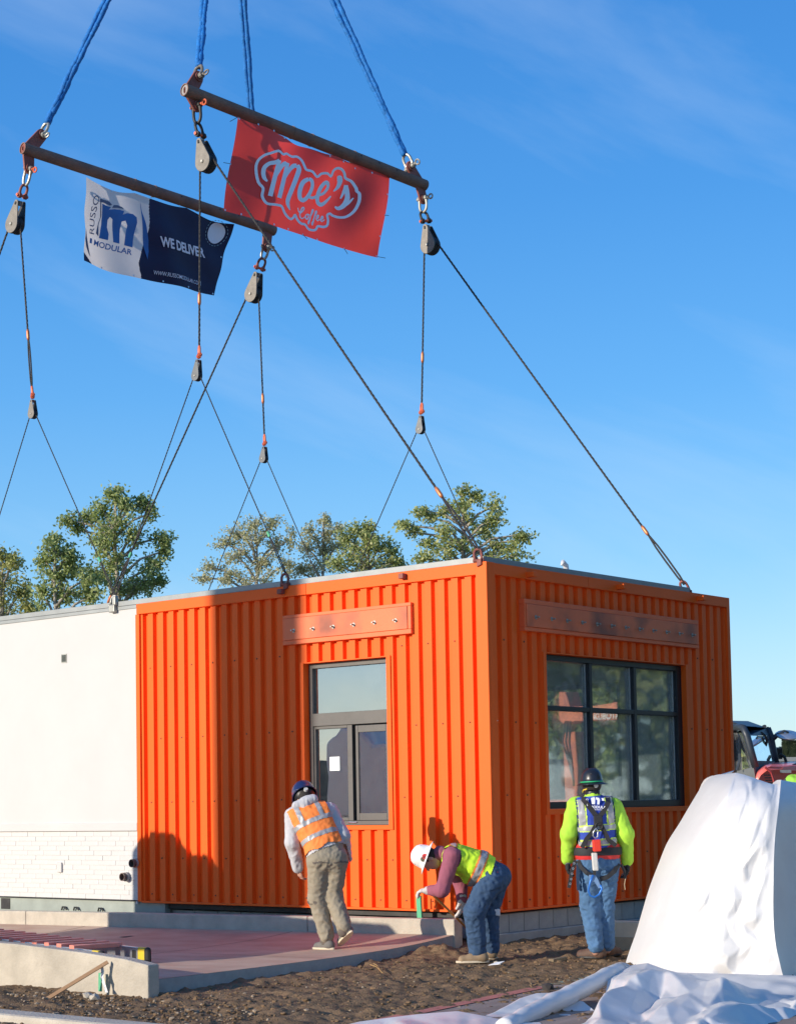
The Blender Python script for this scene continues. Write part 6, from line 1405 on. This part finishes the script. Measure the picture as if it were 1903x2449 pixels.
# --- worker in the lime shirt with harness, seen from behind
def person_green():
    D0 = 18.0; Q = lambda a, b_, d=0.0: onD(1320 + a * .22893, 1830 + b_ * .22893, D0 + d)
    J = dict(head=Q(415, 225, .04), neck=Q(425, 335, .0), shL=Q(245, 430, .0), shR=Q(640, 440, .02), chest=Q(450, 510, .0), waist=Q(475, 820, .0), pelvis=Q(480, 990, .0), hipL=Q(385, 1060, 0), hipR=Q(575, 1060, .02),
             elL=Q(175, 720, -.03), wrL=Q(160, 985, .06), elR=Q(765, 720, -.02), wrR=Q(785, 1000, .08), knL=Q(395, 1490, .06), knR=Q(545, 1490, .12), anL=Q(455, 1890, .0), anR=Q(570, 1870, .12))
    zf = float(Q(430, 2045)[2]); t = thing('person', 'worker in lime shirt and safety harness standing with his back turned', 'person', (J['anL'][0], J['anL'][1], zf))
    fwd = nrm(FWD * V(1, 1, 0) * .95 - RGT * .25); upv, lat, fw = side_of(J)
    bd = SDF(.0085); headsdf(bd, J['head'], V(0, 0, 1), fwd); bd.cap(J['neck'], .06, J['head'] - V(0, 0, .04), .058); torso(bd, J, -.02)
    for s_ in 'LR': arm(bd, J, s_, -.008); leg(bd, J, s_, -.012); bd.cap(J['an' + s_], .04, J['an' + s_] - V(0, 0, .06), .04)
    hand(bd, J['wrL'], V(0, 0, -1) + fw * .2, RGT, fwd, .6); hand(bd, J['wrR'], V(0, 0, -1) + fw * .2, -RGT, fwd, .6)
    vs, fs = bd.mesh(); put('body', vs, fs, SKIN, t)
    for s_, pn in (('L', RGT), ('R', -RGT)):
        gl = SDF(.006); hand(gl, J['wr' + s_], V(0, 0, -1) + fw * .15, pn, fwd, .6, 1.1, .004); garment('glove', gl, G['glove_b'], t, .001, 50)
        gl = SDF(.009); gl.cap(J['wr' + s_] + V(0, 0, .03), .042, J['wr' + s_] - V(0, 0, .025), .04, .02); garment('cuff', gl, M('grey_cuff', (.2, .21, .22), .9), t, .002, 40)
    sd = SDF(.0105); torso(sd, J, .010); [arm(sd, J, s_, .012, r=(.076, .066, .044)) for s_ in 'LR']; sd.cap(J['neck'], .075, J['neck'] - V(0, 0, .03), .08)
    garment('shirt', sd, G['lime'], t, .007, 11, seed=51, keepf=lambda c: (((c - J['pelvis']) @ upv) > .12) | (np.abs((c - J['pelvis']) @ lat) > .215))
    L = np.linalg.norm(J['neck'] - J['pelvis'])
    def tv(c): r = c - J['pelvis']; return (r @ upv) / L, r @ lat, r @ fw
    sd = SDF(.0095); torso(sd, J, .027); sd.cap(J['neck'] - V(0, 0, .01), .08, J['chest'], .1, .05)
    keep = lambda c: (lambda q: (q[0] > .17) & (q[0] < 1.02) & (np.abs(q[1]) < .185))(tv(c))
    o_, vs, fs, n_ = garment('hi_vis_vest', sd, G['bluev'], t, .006, 12, seed=61, keepf=keep); fs = fs[keep(vs[fs].mean(1))]
    YL = M('lime_trim', (.6, .8, .12), .7)
    for (h0, h1) in ((.24, .345), (.47, .575)):
        overlay('lime_trim', vs, fs, n_, lambda c: (lambda q: (q[0] > h0) & (q[0] < h1))(tv(c)), .003, YL, t); overlay('reflective_strip', vs, fs, n_, lambda c: (lambda q: (q[0] > h0 + .018) & (q[0] < h1 - .018))(tv(c)), .006, G['refl'], t)
    for s0, s1 in ((-.185, -.095), (.095, .185)):
        overlay('lime_trim', vs, fs, n_, lambda c: (lambda q: (q[0] > .575) & (q[0] < .98) & (q[1] > s0) & (q[1] < s1))(tv(c)), .003, YL, t); overlay('reflective_strip', vs, fs, n_, lambda c: (lambda q: (q[0] > .575) & (q[0] < .98) & (q[1] > s0 + .016) & (q[1] < s1 - .016))(tv(c)), .006, G['refl'], t)
    overlay('edge_binding', vs, fs, n_, lambda c: (lambda q: (np.abs(q[1]) > .173) & (q[0] > .3))(tv(c)), .004, M('navy_binding', (.01, .03, .10), .8), t)
    # back print: emblem and lettering, in the plane of the back
    bk = J['chest'] - fw * .175
    def onback(a, c): r = _ray(1320 + a * .22893, 1830 + c * .22893); return CAM + r * (((J['chest'] - fw * .150) - CAM) @ fw) / (r @ fw) - fw * (.012 if c > 400 else .002) 
    for pts in ([(405, 345), (440, 335), (450, 350), (445, 410), (412, 408)], [(455, 335), (490, 345), (500, 365), (490, 412), (468, 412), (472, 370), (458, 360)], [(515, 345), (540, 350), (542, 375), (520, 372)]):
        b = MB(); b.add([onback(*p) for p in pts], [tuple(range(len(pts)))]); b.build('back_print', PRINTW, t)
    text_on(onback, 'RUSSO', (385, 425), (-10, -75), (-24, 2), 0, 'back_lettering', PRINTW, t, .03); text_on(onback, 'MODULAR', (395, 450), (190, 6), (0, -26), 0, 'back_lettering', PRINTW, t, .03); text_on(onback, 'RUSSOMODULAR.COM', (420, 470), (165, 5), (0, -10), 0, 'back_lettering', PRINTW, t, .01)
    # jeans
    sd = SDF(.0105); torso(sd, J, .010, up=False); [leg(sd, J, s_, .010, r=(.105, .080, .060)) for s_ in 'LR']
    garment('jeans', sd, G['jean_l'], t, .011, 13, (1, 1, 1.1), 71, lambda c: ((c - J['waist']) @ nrm(J['waist'] - J['pelvis'])) < -.02)
    for s_, (hx, hy, tx, ty, dd) in (('L', (510, 2050, 330, 2040, .02)), ('R', (570, 1990, 640, 1960, .2))):
        h_, t_ = Q(hx, hy, dd), Q(tx, ty, dd + .1); h_[2] = t_[2] = zdirt(h_[0], h_[1]) + .012; d = nrm(t_ - h_); shoe('boot', t, h_, h_ + d * (.24 if s_ == 'L' else .22), G['boot'], BLACKP, w=.060, ank=J['an' + s_] + V(0, 0, .04))
    # harness
    def back(a, c, o=.0):      # point on the wearer's back
        p = Q(a, c, 0); f_ = (J['chest'] + (J['waist'] - J['chest']) * np.clip((c - 510) / 310., -.5, 1.6) - p) @ fw; return p + fw * f_ - fw * (.157 + o)
    def strap(pts, w, name, mat=G['web']):
        P_ = [np.asarray(p, float) for p in pts]; b = MB(); A, B_, A2, B2 = [], [], [], []
        for i in range(len(P_)):
            d = nrm(P_[min(i + 1, len(P_) - 1)] - P_[max(0, i - 1)]); sv = nrm(np.cross(d, -FWD)) * w / 2; n2 = nrm(np.cross(sv, d)) * .006; A.append(P_[i] + sv + n2); B_.append(P_[i] - sv + n2); A2.append(P_[i] + sv - n2); B2.append(P_[i] - sv - n2)
        b.grid([A, B_]); b.grid([A2, B2]); b.grid([A, A2]); b.grid([B_, B2]); return b.build(name, mat, t)
    strap([Q(300, 335, -.03), back(320, 375), back(385, 460), back(445, 540)], .048, 'shoulder_strap'); strap([Q(575, 335, -.03), back(560, 380), back(505, 480), back(455, 545)], .048, 'shoulder_strap')
    b = MB(); b.obox(back(452, 570, .008), lat * .045, fw * .012, upv * .05); b.build('dorsal_pad', G['web'], t, bevel=.01)
    b = MB(); c = back(458, 625, .02); b.tube([c + lat * .034 * math.cos(a) + upv * .036 * math.sin(a) for a in np.linspace(0, 6.28, 14, endpoint=False)], .006, 6, closed=True); b.build('d_ring', DARKST, t, smooth=True)
    strap([back(430, 610, .005), back(390, 690, .006), back(330, 760, .006), back(285, 850)], .042, 'back_strap'); strap([back(480, 610, .005), back(520, 690, .006), back(560, 770, .006), back(640, 830)], .042, 'back_strap')
    sd = SDF(.0105); p0 = Q(475, 905, 0); a_, c_ = p0 - lat * .085, p0 + lat * .085
    sd.cap(p0 - lat * .08, .150, p0 + lat * .08, .150, .03); vs, fs = sd.mesh(); n_ = vnormals(vs, fs)
    put('red_pad', vs, fs, G['redpad'], t, (np.abs((vs[fs].mean(1) - p0) @ V(0, 0, 1)) < .075)); put('waist_belt', vs + n_ * .010, fs, G['web'], t, (np.abs((vs[fs].mean(1) - p0) @ V(0, 0, 1) - .005) < .036))
    # leg straps
    strap([Q(270, 1000, -.08), Q(300, 1070, -.125), Q(360, 1130, -.15), Q(420, 1160, -.15)], .04, 'leg_strap'); strap([Q(690, 1030, -.06), Q(650, 1110, -.12), Q(580, 1170, -.14), Q(500, 1195, -.14)], .045, 'leg_strap')
    st = strap([Q(245, 1000, -.08), Q(205, 1110, -.10), Q(175, 1285, -.10)], .036, 'hanging_strap')
    for f_ in (.1, .3, .5, .7, .88): p = Q(232 - 52 * f_, 1000 + 275 * f_, -.112); b = MB(); b.lathe([(.006, 0), (.012, 0), (.012, .003)], p, -FWD, 10); b.build('grommet', ALU, st)
    strap([Q(268, 1040, -.10), Q(266, 1180, -.105), Q(275, 1310, -.10)], .03, 'hanging_strap', M('navy_strap', (.015, .04, .09), .8)); strap([Q(720, 1040, -.05), Q(755, 1110, -.05), Q(765, 1190, -.05)], .026, 'hanging_strap')
    b = MB(); b.tube([Q(765, 1190, -.06), Q(755, 1250, -.06), Q(762, 1305, -.06)], .004, 5); b.build('cord', M('tan_cord', (.45, .35, .22), .8), t)
    # lanyard: carabiner, red unit, white pack, blue hook
    b = MB(); c = [Q(458, 660, -.20), Q(478, 690, -.20), Q(474, 750, -.20), Q(445, 765, -.20), Q(425, 740, -.20), Q(430, 700, -.20)]; b.tube(c, .007, 6, closed=True); ly = b.build('carabiner', ALU, t, smooth=True)
    b = MB(); b.obox(Q(465, 842, -.20), lat * .040, fw * .03, upv * .058); b.build('lanyard_unit', M('red_unit', (.75, .05, .025), .4, 0, .05, 8), t, bevel=.012)
    b = MB(); b.obox(Q(446, 1012, -.195), lat * .028 - upv * .002, fw * .018, upv * .088); b.build('shock_pack', M('white_pack', (.62, .60, .56), .6, 0, .08, 30), t, bevel=.01)
    strap([Q(446, 1090, -.19), Q(440, 1150, -.19)], .03, 'lanyard_web'); BH = M('blue_hook', (.03, .17, .55), .35, .3, .1, 10)
    b = MB(); b.tube([Q(430, 1150, -.19), Q(400, 1215, -.19), Q(378, 1310, -.19), Q(395, 1365, -.19), Q(440, 1385, -.19), Q(490, 1355, -.19), Q(520, 1295, -.19), Q(505, 1255, -.19)], .011, 8); b.build('scaffold_hook', BH, t, smooth=True)
    b = MB(); b.prism([Q(385, 1150, -.185), Q(450, 1150, -.185), Q(480, 1200, -.185), Q(515, 1285, -.185), Q(485, 1290, -.185), Q(440, 1220, -.185), Q(410, 1235, -.185), Q(390, 1220, -.185)], fw * .012); b.build('hook_gate', M('pale_blue_hook', (.22, .36, .58), .35, .3, .1, 10), t, fix=True)
    hc = J['head'] + V(0, 0, .035); head_hair(t, J['head'], V(0, 0, 1), fwd, M('dark_hair', (.02, .015, .012), .8))
    helmet(t, hc, V(0, 0, 1) - RGT * .03, fwd, M('carbon_hat', (.012, .013, .018), .35, 0, .3, 30, coat=.15), 'full', band=M('green_band', (.02, .40, .15), .5), inner=BLACKP, sc=.98)
    sd = SDF(.01); sd.cap(J['neck'] + V(0, 0, .03), .072, J['head'] - V(0, 0, .05), .075, .03); garment('neck_gaiter', sd, BLACKP, t, .003, 30)
    b = MB(); b.tube([Q(318, 285, -.02), Q(328, 262, -.04), Q(362, 252, -.1)], .007, 6); b.build('ear_band', YELLOW, t, smooth=True)
    return t
person_green()

# --- worker cut off by the right edge of the picture, behind the tarpaulin
def person_edge():
    D0 = 20.5; Q = lambda a, b_, d=0.0: onD(a, b_, D0 + d); cx = 1927
    base = onD(cx, 2250, D0); zf = .06; s = F_PX / D0
    J = dict(head=Q(cx, 1832), neck=Q(cx, 1862)); up = V(0, 0, 1); lat = nrm(RGT * V(1, 1, 0)); n0 = J['neck']
    H = lambda dx, dz, dy=0: n0 + lat * dx + up * (dz - n0[2]) + FWD * dy
    hz = n0[2]
    J.update(shL=H(-.19, hz - .06), shR=H(.19, hz - .06), chest=H(0, hz - .17), waist=H(0, hz - .42), pelvis=H(0, hz - .58), hipL=H(-.09, hz - .65), hipR=H(.09, hz - .65), elL=H(-.26, hz - .36), elR=H(.26, hz - .36), wrL=H(-.24, hz - .6, .1), wrR=H(.24, hz - .6, .1),
             knL=H(-.1, hz * .30), knR=H(.1, hz * .30), anL=H(-.1, .14), anR=H(.1, .14))
    t = thing('person', 'worker in dark hard hat and lime vest cut by the right edge', 'person', (n0[0], n0[1], zf))
    bd = SDF(.012); headsdf(bd, J['head'], up, FWD); bd.cap(J['neck'], .056, J['head'], .056); torso(bd, J, -.02)
    for s_ in 'LR': arm(bd, J, s_, -.008); leg(bd, J, s_, -.012); hand(bd, J['wr' + s_], V(0, 0, -1), lat, FWD, .5)
    vs, fs = bd.mesh(); put('body', vs, fs, SKIN, t)
    sd = SDF(.014); torso(sd, J, .012); [arm(sd, J, s_, .012) for s_ in 'LR']; garment('shirt', sd, M('dark_shirt', (.05, .07, .06), .9), t, .006, 12)
    sd = SDF(.013); torso(sd, J, .03); o_, vs, fs, n_ = garment('hi_vis_vest', sd, M('lime_green_vest', (.30, .62, .06), .75), t, .006, 12, keepf=lambda c: c[:, 2] > J['pelvis'][2] + .06)
    overlay('reflective_strip', vs, fs, n_, lambda c: (np.abs(c[:, 2] - J['chest'][2] + .02) < .025), .005, G['hivis_o'], t)
    sd = SDF(.014); torso(sd, J, .012, up=False); [leg(sd, J, s_, .012, r=(.1, .078, .06)) for s_ in 'LR']; garment('trousers', sd, G['jean_d'], t, .006, 12, keepf=lambda c: c[:, 2] < J['waist'][2] - .02)
    for s_ in 'LR': h_ = J['an' + s_].copy(); h_[2] = zf; h_ = h_ - nrm(FWD * V(1, 1, 0)) * .04; shoe('boot', t, h_, h_ + nrm(FWD * V(1, 1, 0)) * .23, G['boot'], BLACKP, ank=J['an' + s_])
    helmet(t, J['head'] + V(0, 0, .035), up, FWD, M('carbon_hat', (0, 0, 0)), 'full')
person_edge()
